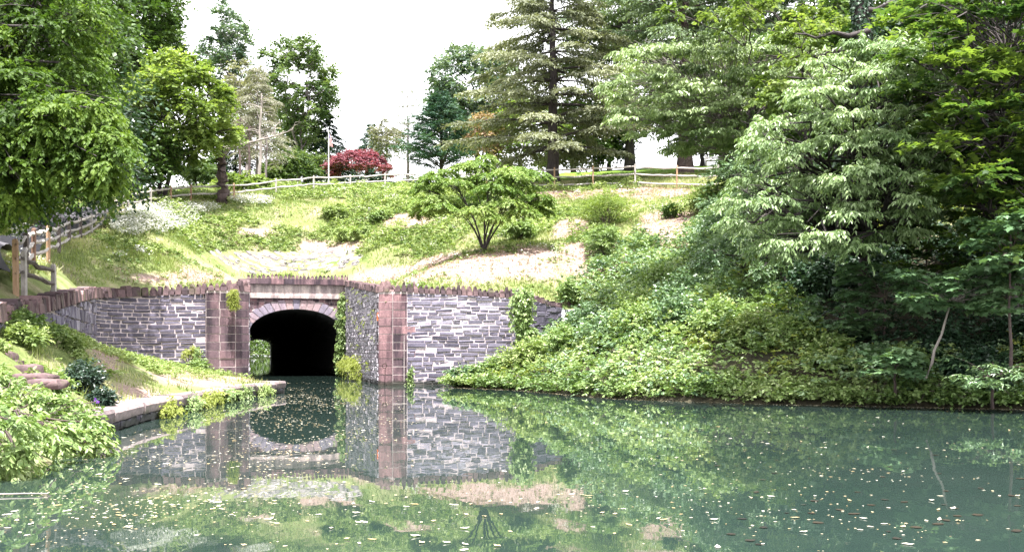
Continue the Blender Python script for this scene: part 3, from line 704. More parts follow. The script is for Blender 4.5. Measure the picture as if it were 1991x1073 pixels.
# --- stone steps at left
st = [(2, 716, 20.3, .42, .25, .16), (-14, 702, 21.5, .5, .3, .2), (35, 724, 19.6, .42, .28, .15), (68, 737, 18.8, .36, .26, .11), (94, 746, 18.2, .3, .24, .09)]
for i, (px, py, d, a, b, c) in enumerate(st):
    x, y, z = G(px, py, d)
    bmV = []; Fq = []
    r2 = np.random.RandomState(i)
    nx, ny, nz = 5, 4, 4; P_ = []
    import itertools
    me_pts = []
    for face in range(6):
        for iu in range(5):
            for iv in range(5):
                u_, v_ = iu / 4 * 2 - 1, iv / 4 * 2 - 1
                q = [(u_, v_, 1), (u_, v_, -1), (1, u_, v_), (-1, u_, v_), (u_, 1, v_), (u_, -1, v_)][face]
                q = np.array(q, float); q = q / (np.sum(np.abs(q) ** 6) ** (1 / 6))
                me_pts.append(q)
        for iu in range(4):
            for iv in range(4):
                b0 = face * 25 + iu * 5 + iv; Fq.append([b0, b0 + 1, b0 + 6, b0 + 5])
    q = np.array(me_pts); nn = (vnoise(q[:, 0] * 2 + q[:, 2] * 3 + i * 9, q[:, 1] * 2 + q[:, 2], 1, 3) - .5) * .5
    q = q * (1 + nn[:, None]) * np.array([a, b, c]) + np.array([x, y, z])
    o = mk('step_stone', q, Fq, M['step'], np.full(len(q), .4 + .1 * i), smooth=True)
    tag(o, ['brown step stone at the left frame edge, second from the top', 'topmost brown step stone at the left frame edge', 'long brown step stone in the middle of the stepped row', 'small brown step stone just above the leafy waterside bush', 'lowest brown step stone, half hidden by the waterside bush'][i], 'stone', 'stone steps down the left bank')

# ------------------------------------------------------------------ foliage
TPL = {
 'oval': (np.array([(0, 0, 0), (.3, .5, .06), (.72, .36, .03), (1, 0, -.08), (.72, -.36, .03), (.3, -.5, .06)], float), np.array([[0, 1, 2, 3], [0, 3, 4, 5]])),
 'simple': (np.array([(0, 0, 0), (.45, .5, 0), (1, 0, -.05), (.45, -.5, 0)], float), np.array([[0, 1, 2, 3]])),
 'blade': (np.array([(0, .5, 0), (0, -.5, 0), (1, 0, 0)], float), np.array([[0, 1, 2]])),
 'maple': (np.array([(0, 0, 0), (.08, .34, 0), (.30, .27, 0), (.46, .56, -.03), (.60, .22, 0), (1, 0, -.06), (.60, -.22, 0), (.46, -.56, -.03), (.30, -.27, 0), (.08, -.34, 0)], float), np.array([[0, 1, 2, 3, 4, 5, 6, 7, 8, 9]])),
}
class LB:
    """collects leaves; one mesh"""
    def __init__(s, tpl): s.t = tpl; s.P = []; s.A = []; s.N = []; s.L = []; s.W = []; s.T = []
    def add(s, P, A, N, L, W, T):
        n = len(P); s.P.append(P); s.A.append(A); s.N.append(N)
        s.L.append(np.broadcast_to(L, (n,))); s.W.append(np.broadcast_to(W, (n,))); s.T.append(np.broadcast_to(T, (n,)))
    def build(s, name, mat, parent=None, cut=None):
        P = np.vstack(s.P); A = norm(np.vstack(s.A)); N = np.vstack(s.N); L = np.concatenate(s.L); W = np.concatenate(s.W); T = np.clip(np.concatenate(s.T), 0, 1)
        if cut is not None:
            k = cut(P); P, A, N, L, W, T = P[k], A[k], N[k], L[k], W[k], T[k]
        S = norm(np.cross(N, A)); N = np.cross(A, S)
        tv, tf = TPL[s.t]
        V = P[:, None] + tv[None, :, 0:1] * L[:, None, None] * A[:, None] + tv[None, :, 1:2] * W[:, None, None] * S[:, None] + tv[None, :, 2:3] * L[:, None, None] * N[:, None]
        Fq = (tf[None] + (np.arange(len(P)) * len(tv))[:, None, None]).reshape(-1, tf.shape[1])
        return mk(name, V.reshape(-1, 3), Fq, mat, np.repeat(T, len(tv)), parent)

def rdir(rng, n): return norm(rng.normal(size=(n, 3)))
def sprays(lb, rng, B, D, length, n, L, W, droop=.25, hang=.2, side=.8, tint=.5, tvar=.3, njit=.5, up=1.0, tipl=1.0):
    """twigs from B along D, n leaves each"""
    Kn = len(B); length = np.broadcast_to(length, (Kn,)); tint = np.broadcast_to(tint, (Kn,))
    f = (np.arange(n)[None] + rng.uniform(0, 1, (Kn, n))) / n
    D = norm(D); P = B[:, None] + D[:, None] * (f * length[:, None])[..., None]
    P[..., 2] -= droop * length[:, None] * f ** 2
    S = norm(np.cross(D, np.array([0, 0, 1.]) + rng.normal(size=(Kn, 3)) * .25))
    sg = np.where(np.arange(n) % 2 == 0, 1, -1)[None, :, None]
    A = D[:, None] * .7 + S[:, None] * sg * side + rng.normal(size=(Kn, n, 3)) * .25
    A[..., 2] -= hang + droop * f
    N = np.array([0, 0, up]) + rng.normal(size=(Kn, n, 3)) * njit
    T = tint[:, None] + rng.uniform(-tvar, tvar, (Kn, n))
    l = L * rng.uniform(.65, 1.15, (Kn, n)) * (1 - (1 - tipl) * f)
    lb.add(P.reshape(-1, 3), A.reshape(-1, 3), N.reshape(-1, 3), l.ravel(), (l * W / L).ravel(), T.ravel())

def curve(a, b, sag=.0, n=6, rng=None, wob=.0):
    a = np.array(a, float); b = np.array(b, float); f = np.linspace(0, 1, n)[:, None]
    P = a + (b - a) * f; P[:, 2] += sag * np.linalg.norm(b - a) * (4 * f * (1 - f))[:, 0]
    if rng is not None and wob: P[1:-1] += rng.normal(size=(n - 2, 3)) * wob * np.linalg.norm(b - a)
    return P

def broadleaf(name, label, cat, base, top, crown, mat, bark, seed, tr=.25, ncl=45, cr=1.2, L=.22, W=.15, ntw=22, nlf=9, group=None, tpl='simple',
              hang=.25, droop=.25, flat=.75, shell=.6, trunks=1, fork=.35, clumps=None, parts=('trunk', 'crown'), tint=.5, limb_r=.25, lean=0, njit=.5, side=.8, cut=None, twig=True, zbias=0):
    """crown = (cx,cy,cz,rx,ry,rz)"""
    rng = np.random.RandomState(seed); base = np.array(base, float)
    if clumps is None: L *= 1.15; W *= 1.25; ncl = int(ncl * 1.6); cr *= .95; ntw = int(ntw * 1.25)
    root = empty(name, tuple(base), label, cat, group)
    cx, cy, cz, rx, ry, rz = crown
    if clumps is None:
        d = rdir(rng, ncl * 3); rad = rng.uniform(shell, 1, len(d)) ** .8
        pts = np.array([cx, cy, cz]) + d * rad[:, None] * np.array([rx, ry, rz])
        sel = [];                                        # poisson-like pick
        for q in pts:
            if all(np.sum(((q - p_) / cr) ** 2) > .45 for p_ in sel): sel.append(q)
            if len(sel) >= ncl: break
        cl = np.array(sel); crs = cr * rng.uniform(.6, 1.25, len(cl))
    else:
        cl = np.array([c[:3] for c in clumps], float); crs = np.array([c[3] for c in clumps], float)
    tb = TB(); tops = []
    for k in range(trunks):
        a = k * 2.4; tp = np.array([cx, cy, cz + rz * .45]) + (np.array([math.cos(a) * rx, math.sin(a) * ry, 0]) * .35 if trunks > 1 else 0)
        P = curve(base + (np.array([math.cos(a), math.sin(a), 0]) * tr * .6 if trunks > 1 else 0), tp, 0, 12, rng, .012); P[0, 2] -= .4
        f = np.linspace(0, 1, 12); r = tr * (1 - .85 * f) * (.7 if trunks > 1 else 1); r[0] *= 1.35
        tb.add(P, r, 8); tops.append(P)
    TPs = np.vstack([t[3:] for t in tops]); TR = np.concatenate([(tr * (1 - .85 * np.linspace(0, 1, 12)))[3:] for _ in tops])
    for c, r in zip(cl, crs):
        dd = np.linalg.norm((TPs - c) * [1, 1, .8], axis=1) + np.maximum(TPs[:, 2] - c[2] + r * .2, 0) * 2.0
        j = int(np.argmin(dd)); P = curve(TPs[j], c, .06, 7, rng, .035)
        r0 = min(TR[j] * .6, limb_r * tr + .03 * np.linalg.norm(c - TPs[j]) * tr / .25 * .6); tb.add(P, np.linspace(r0, .015 + r0 * .12, 7), 5)
        if twig:
            for _ in range(4):
                e = c + rdir(rng, 1)[0] * r * .8; tb.add(curve(P[4], e, .05, 4, rng, .03), np.linspace(r0 * .35, .008, 4), 3)
    tb.build(parts[0], M[bark], root)
    lb = LB(tpl); n = len(cl)
    Kc = ntw
    out = norm(cl - np.array([cx, cy, cz - rz * .3]))
    D = rdir(rng, n * Kc).reshape(n, Kc, 3) * np.array([1, 1, flat]) + out[:, None] * .45; D[..., 2] += .1 + zbias
    D = norm(D).reshape(-1, 3)
    rr_ = np.repeat(crs, Kc)
    B = np.repeat(cl, Kc, 0) + D * (rr_ * rng.uniform(.05, .45, n * Kc))[:, None] * np.array([1, 1, flat])
    tc = np.repeat(np.clip(rng.normal(tint, .17, n), 0, 1), Kc) + rng.uniform(-.08, .08, n * Kc)
    sprays(lb, rng, B, D, rr_ * rng.uniform(.5, .95, n * Kc), nlf, L, W, droop, hang, side, tc, .25, njit)
    lb.build(parts[1], M[mat], root, cut)
    return root

def conifer(name, label, cat, base, H, Rm, mat, bark, seed, tr=.2, levels=22, per=5, ang=0.1, droop=.2, z0=.12, prof=1.0, L=.3, W=.08, tw=.55, ntw=14, nlf=7, group=None, irregular=.15, tint=.5, hang=.1, sparse=0, tilt=0, njit=.45, plate=1.0, bare=False, azr=None, skip=None):
    rng = np.random.RandomState(seed); base = np.array(base, float); root = empty(name, tuple(base), label, cat, group)
    tb = TB(); P = curve(base - [0, 0, .5], base + [tilt, 0, H], 0, 14, rng, .002); f = np.linspace(0, 1, 14); r = tr * (1 - .93 * f); r[0] *= 1.4; r[1] *= 1.1
    tb.add(P, r, 10); lb = LB('simple'); az = 0
    Bs = []; Ds = []; Ls = []; Ts = []
    for i in range(levels):
        t = z0 + (1 - z0) * (i + rng.uniform(-.3, .3)) / levels; t = min(max(t, z0 * .8), .985)
        rad = Rm * ((1 - t) / (1 - z0)) ** prof * 1.0
        for k in range(per):
            az += 2.39996 + rng.uniform(-.3, .3)
            if rng.rand() < sparse: continue
            if azr is not None and not azr(az, t): continue
            l = rad * rng.uniform(1 - irregular * 1.6, 1 + irregular); l = max(l, .25)
            st = P[0] + (P[-1] - P[0]) * (t * 1.0); st = np.array([np.interp(t, f, P[:, q]) for q in range(3)]); st[2] += .0
            dh = np.array([math.cos(az), math.sin(az), 0]); a_ = ang + rng.uniform(-.1, .1)
            ff = np.linspace(0, 1, 6); Q = st + dh * (ff * l)[:, None]; Q[:, 2] += l * (a_ * ff - droop * ff ** 2)
            r0 = max(.012, tr * .28 * (l / Rm) ** .8 * (1 - t * .5)); tb.add(Q, np.linspace(r0, .008, 6), 4)
            if bare and t < bare: continue
            nn = max(4, int(ntw * 1.9 * (l / Rm) ** .8)); q = rng.uniform(.12, 1, nn) ** .7
            B = np.stack([np.interp(q, ff, Q[:, z_]) for z_ in range(3)], 1); tang = norm(Q[-1] - Q[-3])
            sd = norm(np.cross(tang, [0, 0, 1.])) * np.where(rng.rand(nn, 1) < .5, 1, -1)
            D = tang * .75 + sd * rng.uniform(.3, 1.0, (nn, 1)) * plate + rng.normal(size=(nn, 3)) * .12; D[:, 2] += .05
            Bs.append(B); Ds.append(D); Ls.append(tw * l ** .5 * (1.15 - q * .55) * rng.uniform(.7, 1.2, nn)); Ts.append(np.full(nn, np.clip(rng.normal(tint, .16), 0, 1)))
    tb.build('trunk', M[bark], root)
    sprays(lb, rng, np.vstack(Bs), np.vstack(Ds), np.concatenate(Ls), nlf, L, W, .22, hang, .75, np.concatenate(Ts), .22, njit)
    lb.build('crown', M[mat], root); return root

def C6(x0, x1, y0, y1, d, dep=1.0):
    """crown ellipsoid from its extent in the photograph at distance d"""
    a = G(x0, y1, d); b = G(x1, y0, d); rx = (b[0] - a[0]) / 2; rz = (b[2] - a[2]) / 2
    return ((a[0] + b[0]) / 2, d, (a[2] + b[2]) / 2, rx, rx * dep, rz)
def wx(px, d): return d * (px - CX) / F
def gh(px, d):
    x = d * (px - CX) / F; return (x, d, float(zh(x, d)))

# ---- background trees, left to right
T_ = 'trees behind the hilltop fence'
broadleaf('broadleaf_tree', 'tall dark green tree behind the bright maple, upper left', 'tree', gh(215, 74), 0, C6(165, 345, -110, 240, 76), 'lf_mid', 'bark', 1, tr=.42, ncl=70, cr=1.5, L=.27, W=.2, ntw=26, nlf=9, group=T_)
broadleaf('maple_tree', 'bright yellow green maple with rounded crown leaning over the left fence', 'tree', gh(310, 68), 0, C6(232, 455, 112, 320, 68), 'lf_bright', 'bark', 2, tr=.24, ncl=60, cr=1.15, L=.22, W=.19, ntw=24, nlf=9, group=T_, trunks=2, zbias=.1)
broadleaf('maple_tree', 'darker small maple under the bright maple, beside the upper path', 'tree', gh(262, 64), 0, C6(215, 345, 225, 355, 66), 'lf_mid', 'bark', 3, tr=.15, ncl=26, cr=1.0, L=.2, W=.16, ntw=22, nlf=8, group=T_, tint=.35)
broadleaf('poplar_tree', 'slender sparse blue green tree rising above the bright maple, left of the open sky', 'tree', gh(442, 100), 0, C6(392, 492, 8, 200, 100), 'lf_blue', 'barkgrey', 4, tr=.22, ncl=40, cr=1.0, L=.27, W=.17, ntw=15, nlf=7, group=T_, shell=.2, flat=1.1, zbias=.5)
broadleaf('ash_tree', 'open crowned tree with several thin forking trunks at the left edge of the sky', 'tree', gh(570, 100), 0, C6(500, 655, 72, 275, 100), 'lf_far', 'barkgrey', 5, tr=.26, ncl=60, cr=1.1, L=.28, W=.19, ntw=18, nlf=7, group=T_, trunks=4, shell=.45)
conifer('pine_tree', 'wispy greyish conifer with drooping thin needles and a pale trunk, left of centre', 'tree', gh(500, 86), 10.5, 3.0, 'lf_wispy', 'barkgrey', 6, tr=.15, levels=24, per=5, droop=.35, z0=.32, prof=.6, L=.3, W=.06, ntw=16, group=T_, irregular=.4, hang=.5, sparse=.2)
broadleaf('broadleaf_tree', 'pale grey green tree between the bright maple and the wispy conifer', 'tree', gh(478, 90), 0, C6(432, 540, 120, 300, 92), 'lf_wispy', 'barkgrey', 206, tr=.2, ncl=34, cr=1.0, L=.26, W=.14, ntw=14, nlf=7, group=T_, shell=.2)
broadleaf('broadleaf_tree', 'green tree behind the ash, low between its trunks and the dark spruce', 'tree', gh(590, 108), 0, C6(540, 640, 230, 330, 108), 'lf_far', 'barkgrey', 207, tr=.2, ncl=24, cr=1.2, L=.3, W=.2, ntw=16, nlf=7, group=T_)
# bare gnarled stump trunk with one long bare limb
def gnarly():
    b = np.array(gh(436, 71)); root = empty('broken_tree', tuple(b), 'broken dark gnarled trunk with one long bare limb reaching right, behind the left fence', 'tree')
    rng = np.random.RandomState(8); n = 26; P = curve(b - [0, 0, .4], b + [-.25, 0, 3.75], 0, n, rng, .02); V, Fq = tube_arrays(P, np.linspace(.40, .25, n), 22)
    d = V - np.repeat(P, 22, 0); an = np.arctan2(d[:, 1], d[:, 0]); k = 1 + .16 * np.sin(an * 5 + V[:, 2] * 3.5) + (vnoise(an * 3 + 20, V[:, 2] * 6, 1, 3) - .5) * .9
    V = np.repeat(P, 22, 0) + d * k[:, None]; mk('trunk', V, Fq, M['barkbrown'], np.full(len(V), .5), root, True)
    tb = TB(); t0 = b + [0, 0, 3.4]; t = [t0, t0 + [.5, 0, .45], t0 + [2, .1, .85], t0 + [3.6, 0, 1.25], t0 + [4.6, 0, 1.6]]
    tb.add(catmull(t, 4), np.linspace(.13, .02, 17), 6)
    for _ in range(16):
        f = rng.uniform(.25, 1); q = np.array([np.interp(f * 16, np.arange(17), catmull(t, 4)[:, z]) for z in range(3)])
        tb.add(curve(q, q + [rng.uniform(-.2, 1.3), rng.uniform(-.6, .6), rng.uniform(-.5, 1.5)], .1, 6, rng, .05), np.linspace(.035, .006, 6), 4)
    tb.build('bare_limb', M['barkpale'], root)
gnarly()
conifer('spruce_tree', 'low dark spruce between the broken trunk and the pale conifer', 'tree', gh(458, 92), 6.8, 3.2, 'lf_spruce', 'bark', 9, tr=.16, levels=18, per=6, droop=.3, L=.3, W=.09, group=T_)
for px, d, h, r_, bk, lab in ((505, 80, 7.5, .17, 'barkpale', 'pale straight bare trunk right of the broken tree'), (516, 83, 4.2, .13, 'barkgrey', 'short grey dead trunk beside the pale straight one'), (468, 78, 5.5, .12, 'barkbrown', 'thin brown dead trunk close behind the broken tree'), (482, 81, 5.0, .14, 'barkbrown', 'reddish dead trunk between the broken tree and the pale trunk')):
    b = np.array(gh(px, d)); rng = np.random.RandomState(px); r_ *= .8; root = empty('dead_tree', tuple(b), lab, 'tree', 'dead trunks behind the fence'); tb = TB()
    P = curve(b - [0, 0, .3], b + [rng.uniform(-.2, .2), 0, h], 0, 9, rng, .006); tb.add(P, np.linspace(r_ * 1.2, r_ * .4, 9), 8); tb.build('trunk', M[bk], root)
    tb = TB()
    for _ in range(26):
        f = rng.uniform(.35, 1); q = b + [0, 0, h * f]; dd = rdir(rng, 1)[0]; dd[2] = abs(dd[2]) * .5; tb.add(curve(q, q + dd * rng.uniform(.6, 2.0), .08, 5, rng, .05), np.linspace(.03, .006, 5), 3)
    tb.build('branch', M[bk], root)
def shrub(name, label, x, y, zf, rx, rz, mat, seed, n=10, L=.14, W=.09, ntw=24, nlf=8, tpl='oval', cat='shrub', group=None, ry=None, hang=.2, tint=.5, stems=True, droop=.25, zoff=.45, crk=.45):
    rng = np.random.RandomState(seed); z = float(zf(x, y)); ry = ry or rx; ntw = int(ntw * 1.3)
    root = empty(name, (x, y, z), label, cat, group)
    d = rdir(rng, n); d[:, 2] = np.abs(d[:, 2]) * 1.0 - .15; c = np.array([x, y, z + rz * zoff]) + d * np.array([rx, ry, rz * .9]) * rng.uniform(.3, .75, (n, 1)); r = np.full(n, min(rx, rz) * crk + .05) * rng.uniform(.7, 1.3, n)
    if stems:
        tb = TB()
        for k in range(n): tb.add(curve((x + rng.uniform(-.1, .1), y + rng.uniform(-.1, .1), z - .15), c[k], .08, 5, rng, .04), np.linspace(.03, .008, 5), 4)
        tb.build('stem', M['barkbrown'], root)
    lb = LB(tpl); D = rdir(rng, n * ntw); D[:, 2] = D[:, 2] * .7 + .25; B = np.repeat(c, ntw, 0); rr_ = np.repeat(r, ntw); B = B + norm(D) * (rr_ * rng.uniform(0, .5, len(B)))[:, None]
    sprays(lb, rng, B, D, rr_ * rng.uniform(.6, 1.2, len(B)), nlf, L, W, droop, hang, .8, np.repeat(rng.normal(tint, .15, n), ntw), .25)
    lb.build('foliage', M[mat], root); return root
S_ = 'shrubs behind the hilltop fence'
for i, (px, d, rx, rz, mt, lab) in enumerate([(565, 93, 2.3, 3.3, 'lf_far', 'rounded green shrub left of the flagpole'), (600, 95, 2.2, 3.6, 'lf_far', 'tall green shrub just left of the dark spruce and flagpole'), (528, 92, 1.7, 2.2, 'lf_far', 'low green shrub right of the pale bare trunk'),
        (650, 104, 2.6, 3.2, 'lf_mid', 'dark green shrub behind the flagpole'), (800, 112, 2.8, 2.6, 'lf_mid', 'bright green bush at the foot of the sparse pine'), (735, 112, 2.2, 3.0, 'lf_far', 'green shrub behind the red maple'),
        (385, 84, 2.2, 2.6, 'lf_far', 'grey green shrub under the right side of the bright maple'), (415, 90, 2.0, 3.4, 'lf_mid', 'dark shrub just left of the broken tree'), (545, 96, 2.0, 3.4, 'lf_mid', 'dark green shrub between the pale trunk and the rounded shrub'),
        (460, 77, 1.9, 1.1, 'lf_bright', 'low light green shrub at the foot of the broken tree'), (495, 79, 1.7, .9, 'lf_weed', 'low weedy shrub at the foot of the pale trunk')]):
    shrub('shrub', lab, wx(px, d), d, zh, rx, rz, mt, 40 + i, n=16, L=.26, W=.18, ntw=22, nlf=7, tpl='simple', group=S_, crk=.4)
conifer('spruce_tree', 'dark spruce directly behind the flagpole and red maple', 'tree', gh(640, 101), 7.8, 3.5, 'lf_spruce', 'bark', 10, tr=.2, levels=20, per=7, droop=.35, L=.32, W=.1, group=T_, irregular=.25)
conifer('spruce_tree', 'small blue green spruce against the sky, right of the red maple', 'tree', gh(722, 112), 9.0, 3.5, 'lf_pine', 'bark', 11, tr=.2, levels=22, per=6, ang=.5, droop=.3, L=.34, W=.1, group=T_, tint=.4)
broadleaf('bare_tree', 'thin brownish half bare tree between the small spruce and the sparse pine', 'tree', gh(750, 105), 0, C6(722, 785, 232, 300, 105), 'lf_wispy', 'barkgrey', 12, tr=.12, ncl=18, cr=.9, L=.24, W=.12, ntw=16, nlf=6, group=T_, shell=.2)
conifer('pine_tree', 'sparse tall pine with see-through crown standing alone against the sky', 'tree', gh(793, 96), 8.9, 2.3, 'lf_wispy', 'barkgrey', 13, tr=.17, levels=17, per=4, ang=.45, droop=.12, z0=.3, prof=.45, L=.22, W=.05, ntw=9, nlf=5, tw=.4, group=T_, irregular=.35, tint=.1, njit=.9)
conifer('pine_tree', 'dense dark blue green pine with upswept branches, left of the big cedar', 'tree', gh(858, 92), 8.2, 3.6, 'lf_pine', 'bark', 14, tr=.2, levels=24, per=7, ang=.7, droop=.3, z0=.16, prof=.75, L=.32, W=.09, group=T_, irregular=.25, tw=.6, tint=.55, ntw=18)
broadleaf('broadleaf_tree', 'large bluish green tree behind the dark pine and the big cedar', 'tree', gh(925, 112), 0, C6(838, 1010, 85, 285, 112), 'lf_blue', 'bark', 15, tr=.35, ncl=60, cr=1.6, L=.34, W=.24, ntw=20, nlf=8, group=T_, tint=.6)
broadleaf('broadleaf_tree', 'low tree with rusty brown leaves at the left foot of the big cedar', 'tree', gh(935, 97), 0, C6(895, 985, 225, 310, 97), 'lf_straw', 'bark', 16, tr=.15, ncl=20, cr=1.0, L=.28, W=.16, ntw=14, nlf=6, group=T_, tint=.3)
broadleaf('broadleaf_tree', 'green tree glowing behind the lower limbs of the big cedar', 'tree', gh(1010, 98), 0, C6(945, 1100, 195, 335, 98), 'lf_bright', 'bark', 17, tr=.18, ncl=30, cr=1.2, L=.28, W=.2, ntw=18, nlf=7, group=T_, tint=.35)

for i, (px, d, rx, rz) in enumerate([(1085, 128, 3.2, 3.0), (1180, 132, 2.4, 4.0), (1240, 136, 3.6, 2.6)]):
    shrub('far_tree', ['small hazy tree on the crest left of the second cedar trunk', 'small pointed tree on the crest between the cedar trunks', 'low rounded tree on the crest just left of the second cedar trunk'][i], wx(px, d), d, (lambda a, b: 18.2), rx, rz, 'lf_far', 230 + i, n=14, L=.4, W=.28, ntw=20, nlf=6, tpl='simple', cat='tree', group='far trees on the crest', crk=.4)
# ---- red japanese style maple and flagpole
b = gh(705, 94); c = C6(624, 768, 294, 342, 94); rngm = np.random.RandomState(20); cl = []
for i in range(58):
    a = rngm.uniform(0, 6.28); q = math.sqrt(rngm.rand()); h_ = (1 - q ** 2) ** .6
    cl.append((c[0] + math.cos(a) * q * c[3] * .88, c[1] + math.sin(a) * q * c[3] * .8, c[2] - c[5] * .75 + h_ * c[5] * 1.6 * rngm.uniform(.6, 1.12), rngm.uniform(.45, .85)))
broadleaf('red_maple', 'low spreading red leaved maple just behind the hilltop fence', 'tree', b, 0, c, 'lf_red', 'bark', 21, tr=.13, clumps=cl, L=.2, W=.13, ntw=26, nlf=8, flat=.3, hang=.35, tint=.5, trunks=2)
fp = gh(639, 90); root = empty('flagpole', fp, 'slim white flagpole with a furled red and white flag, left of the red maple', 'flagpole')
top = CAM_Z + (HY - 258) * 90 / F; tb = TB(); tb.add([fp, (fp[0], fp[1], top)], [.055, .04], 8); tb.build('pole', M['white'], root)
tb = TB(); tb.add([(fp[0], fp[1], top), (fp[0], fp[1], top + .08), (fp[0], fp[1], top + .16)], [.03, .08, .02], 8); tb.build('finial', M['white'], root)
V = []; Fq = []; ns = 14
for i in range(ns):
    for j in range(15):
        s_ = i / (ns - 1); t_ = j / 14
        V.append((fp[0] + .05 + s_ * .32 * (.35 + .65 * t_) - .0, fp[1] + .12 * math.sin(s_ * 12 + t_ * 2) * t_, top - .1 - t_ * 1.05 - s_ * .12))
for i in range(ns - 1):
    for j in range(14): Fq.append([i * 15 + j, i * 15 + 15 + j, i * 15 + 16 + j, i * 15 + j + 1])
Fq = np.array(Fq); k = np.arange(len(Fq)) // 14
V = np.array(V)
fl = mk('flag', V, Fq, M['flagred'], None, root, False); fl.data.materials.append(M['flagwhite']); fl.data.materials.append(M['flagblue'])
mi = (k % 2).astype(np.int32); mi[(k < 6) & (np.arange(len(Fq)) % 14 < 5)] = 2; fl.data.polygons.foreach_set('material_index', mi)

# ---- cedars
conifer('cedar_tree', 'big olive green cedar with layered limbs and a thick dark trunk behind the right fence', 'tree', gh(1076, 82), 21, 7.4, 'lf_cedar', 'bark', 30, tr=.52, levels=21, per=6, ang=.06, droop=.16, z0=.17, prof=.55, L=.36, W=.12, tw=.72, ntw=44, nlf=9, group=T_, irregular=.35, hang=.35, tint=.5, plate=1.2, njit=.5)
conifer('cedar_tree', 'second dark cedar with broad drooping boughs, its trunk right of centre behind the fence', 'tree', gh(1332, 84), 23, 8.6, 'lf_cedar2', 'barkbrown', 31, tr=.62, levels=22, per=5, ang=.04, droop=.14, z0=.27, prof=.55, L=.38, W=.13, tw=.74, ntw=46, nlf=9, group=T_, irregular=.35, hang=.4, tint=.45, plate=1.2)
conifer('cedar_tree', 'third tall cedar farther back, between the two big cedars', 'tree', gh(1225, 100), 26, 8.5, 'lf_cedar2', 'bark', 32, tr=.5, levels=22, per=5, ang=.1, droop=.14, z0=.42, prof=.6, L=.44, W=.16, tw=.8, ntw=34, nlf=8, group=T_, irregular=.3, hang=.3, tint=.3)
conifer('cedar_tree', 'dark trunked cedar beside the bench on the lawn crest', 'tree', gh(1408, 98), 22, 7.5, 'lf_cedar2', 'barkbrown', 33, tr=.5, levels=20, per=5, ang=.1, droop=.14, z0=.38, prof=.6, L=.44, W=.16, tw=.8, ntw=34, nlf=8, group=T_, irregular=.3, hang=.4, tint=.35)
conifer('cedar_tree', 'far right dark cedar behind the ivy covered trunk', 'tree', gh(1560, 86), 22, 8, 'lf_cedar2', 'barkbrown', 34, tr=.5, levels=24, per=5, ang=.1, droop=.14, z0=.15, prof=.6, L=.44, W=.16, tw=.8, ntw=34, nlf=8, group=T_, irregular=.3, hang=.4, tint=.3)
for i, (px, d, x0, x1, y0, y1, lab) in enumerate([(1115, 104, 1085, 1165, 190, 318, 'small dark tree with a V shaped trunk right of the big cedar trunk'), (1158, 100, 1130, 1210, 175, 305, 'dark tree with slanting stems on the lawn crest, between the cedars'), (1185, 104, 1160, 1235, 170, 300, 'ivy clad dark tree on the lawn crest left of the second cedar'),
        (1365, 100, 1330, 1420, 180, 285, 'dark trunked tree just right of the second cedar trunk')]):
    broadleaf('broadleaf_tree', lab, 'tree', gh(px, d), 0, C6(x0, x1, y0, y1, d), ['lf_mid', 'lf_mid', 'lf_shade', 'lf_shade'][i], 'bark', 50 + i, tr=.24, ncl=22, cr=1.3, L=.32, W=.2, ntw=18, nlf=7, group=T_, tint=.4, trunks=2 if i < 2 else 1)
# bench on the crest
bx_, by_, bz_ = gh(1391, 97); bz_ += .0
root = empty('garden_bench', (bx_, by_, bz_), 'weathered slatted wooden bench on the lawn crest under the cedars', 'bench')
tb = TB()
for k in range(4): tb.box((bx_, by_ + .12 + k * .03, bz_ + .52 + k * .13), (.95, .015, .045))
tb.build('backrest', M['woodgrey'], root, False); tb = TB()
for k in range(4): tb.box((bx_, by_ - .35 + k * .13, bz_ + .44), (.95, .05, .02))
tb.build('seat', M['woodgrey'], root, False)
for sx in (-.9, .9):
    for sy in (-.35, .12):
        tb = TB(); tb.box((bx_ + sx, by_ + sy, bz_ + (.2 if sy < 0 else .45)), (.04, .04, .24 if sy < 0 else .5)); tb.build('leg', M['woodgrey'], root, False)

# ------------------------------------------------------------------ fences
def post(root, p, h, mat, hw=.058, holes=()):
    tb = TB(); x, y, z = p; V = []
    rng = np.random.RandomState(int(abs(x * 100)) % 9999); lx, ly = rng.uniform(-.02, .02, 2)
    for (zz, k) in ((z - .35, 1), (z + h * .5, 1), (z + h - .05, 1), (z + h, .6)):
        f = (zz - z) / h
        for (i, j) in ((-1, -1), (1, -1), (1, 1), (-1, 1)): V.append((x + hw * i * k + lx * f, y + hw * j * k + ly * f, zz))
    Fq = []
    for r in range(3):
        for k in range(4): Fq.append([r * 4 + k, r * 4 + (k + 1) % 4, r * 4 + 4 + (k + 1) % 4, r * 4 + 4 + k])
    Fq.append([12, 13, 14, 15]); return mk('post', V, Fq, M[mat], np.full(16, .5), root)
def rail(root, a, b, mat, r=.068, seed=0, sag=-.01):
    rng = np.random.RandomState(seed); n = 8; P = curve(a, b, sag, n, rng, .006)
    ax = norm(P[-1] - P[0]); over = .1; P[0] -= ax * over; P[-1] += ax * over
    rr_ = np.full(n, r) * rng.uniform(.85, 1.15, n); rr_[0] *= .55; rr_[-1] *= .55
    V, Fq = tube_arrays(P, rr_, 5); return mk('rail', V, Fq, M[mat], np.full(len(V), .5), root)
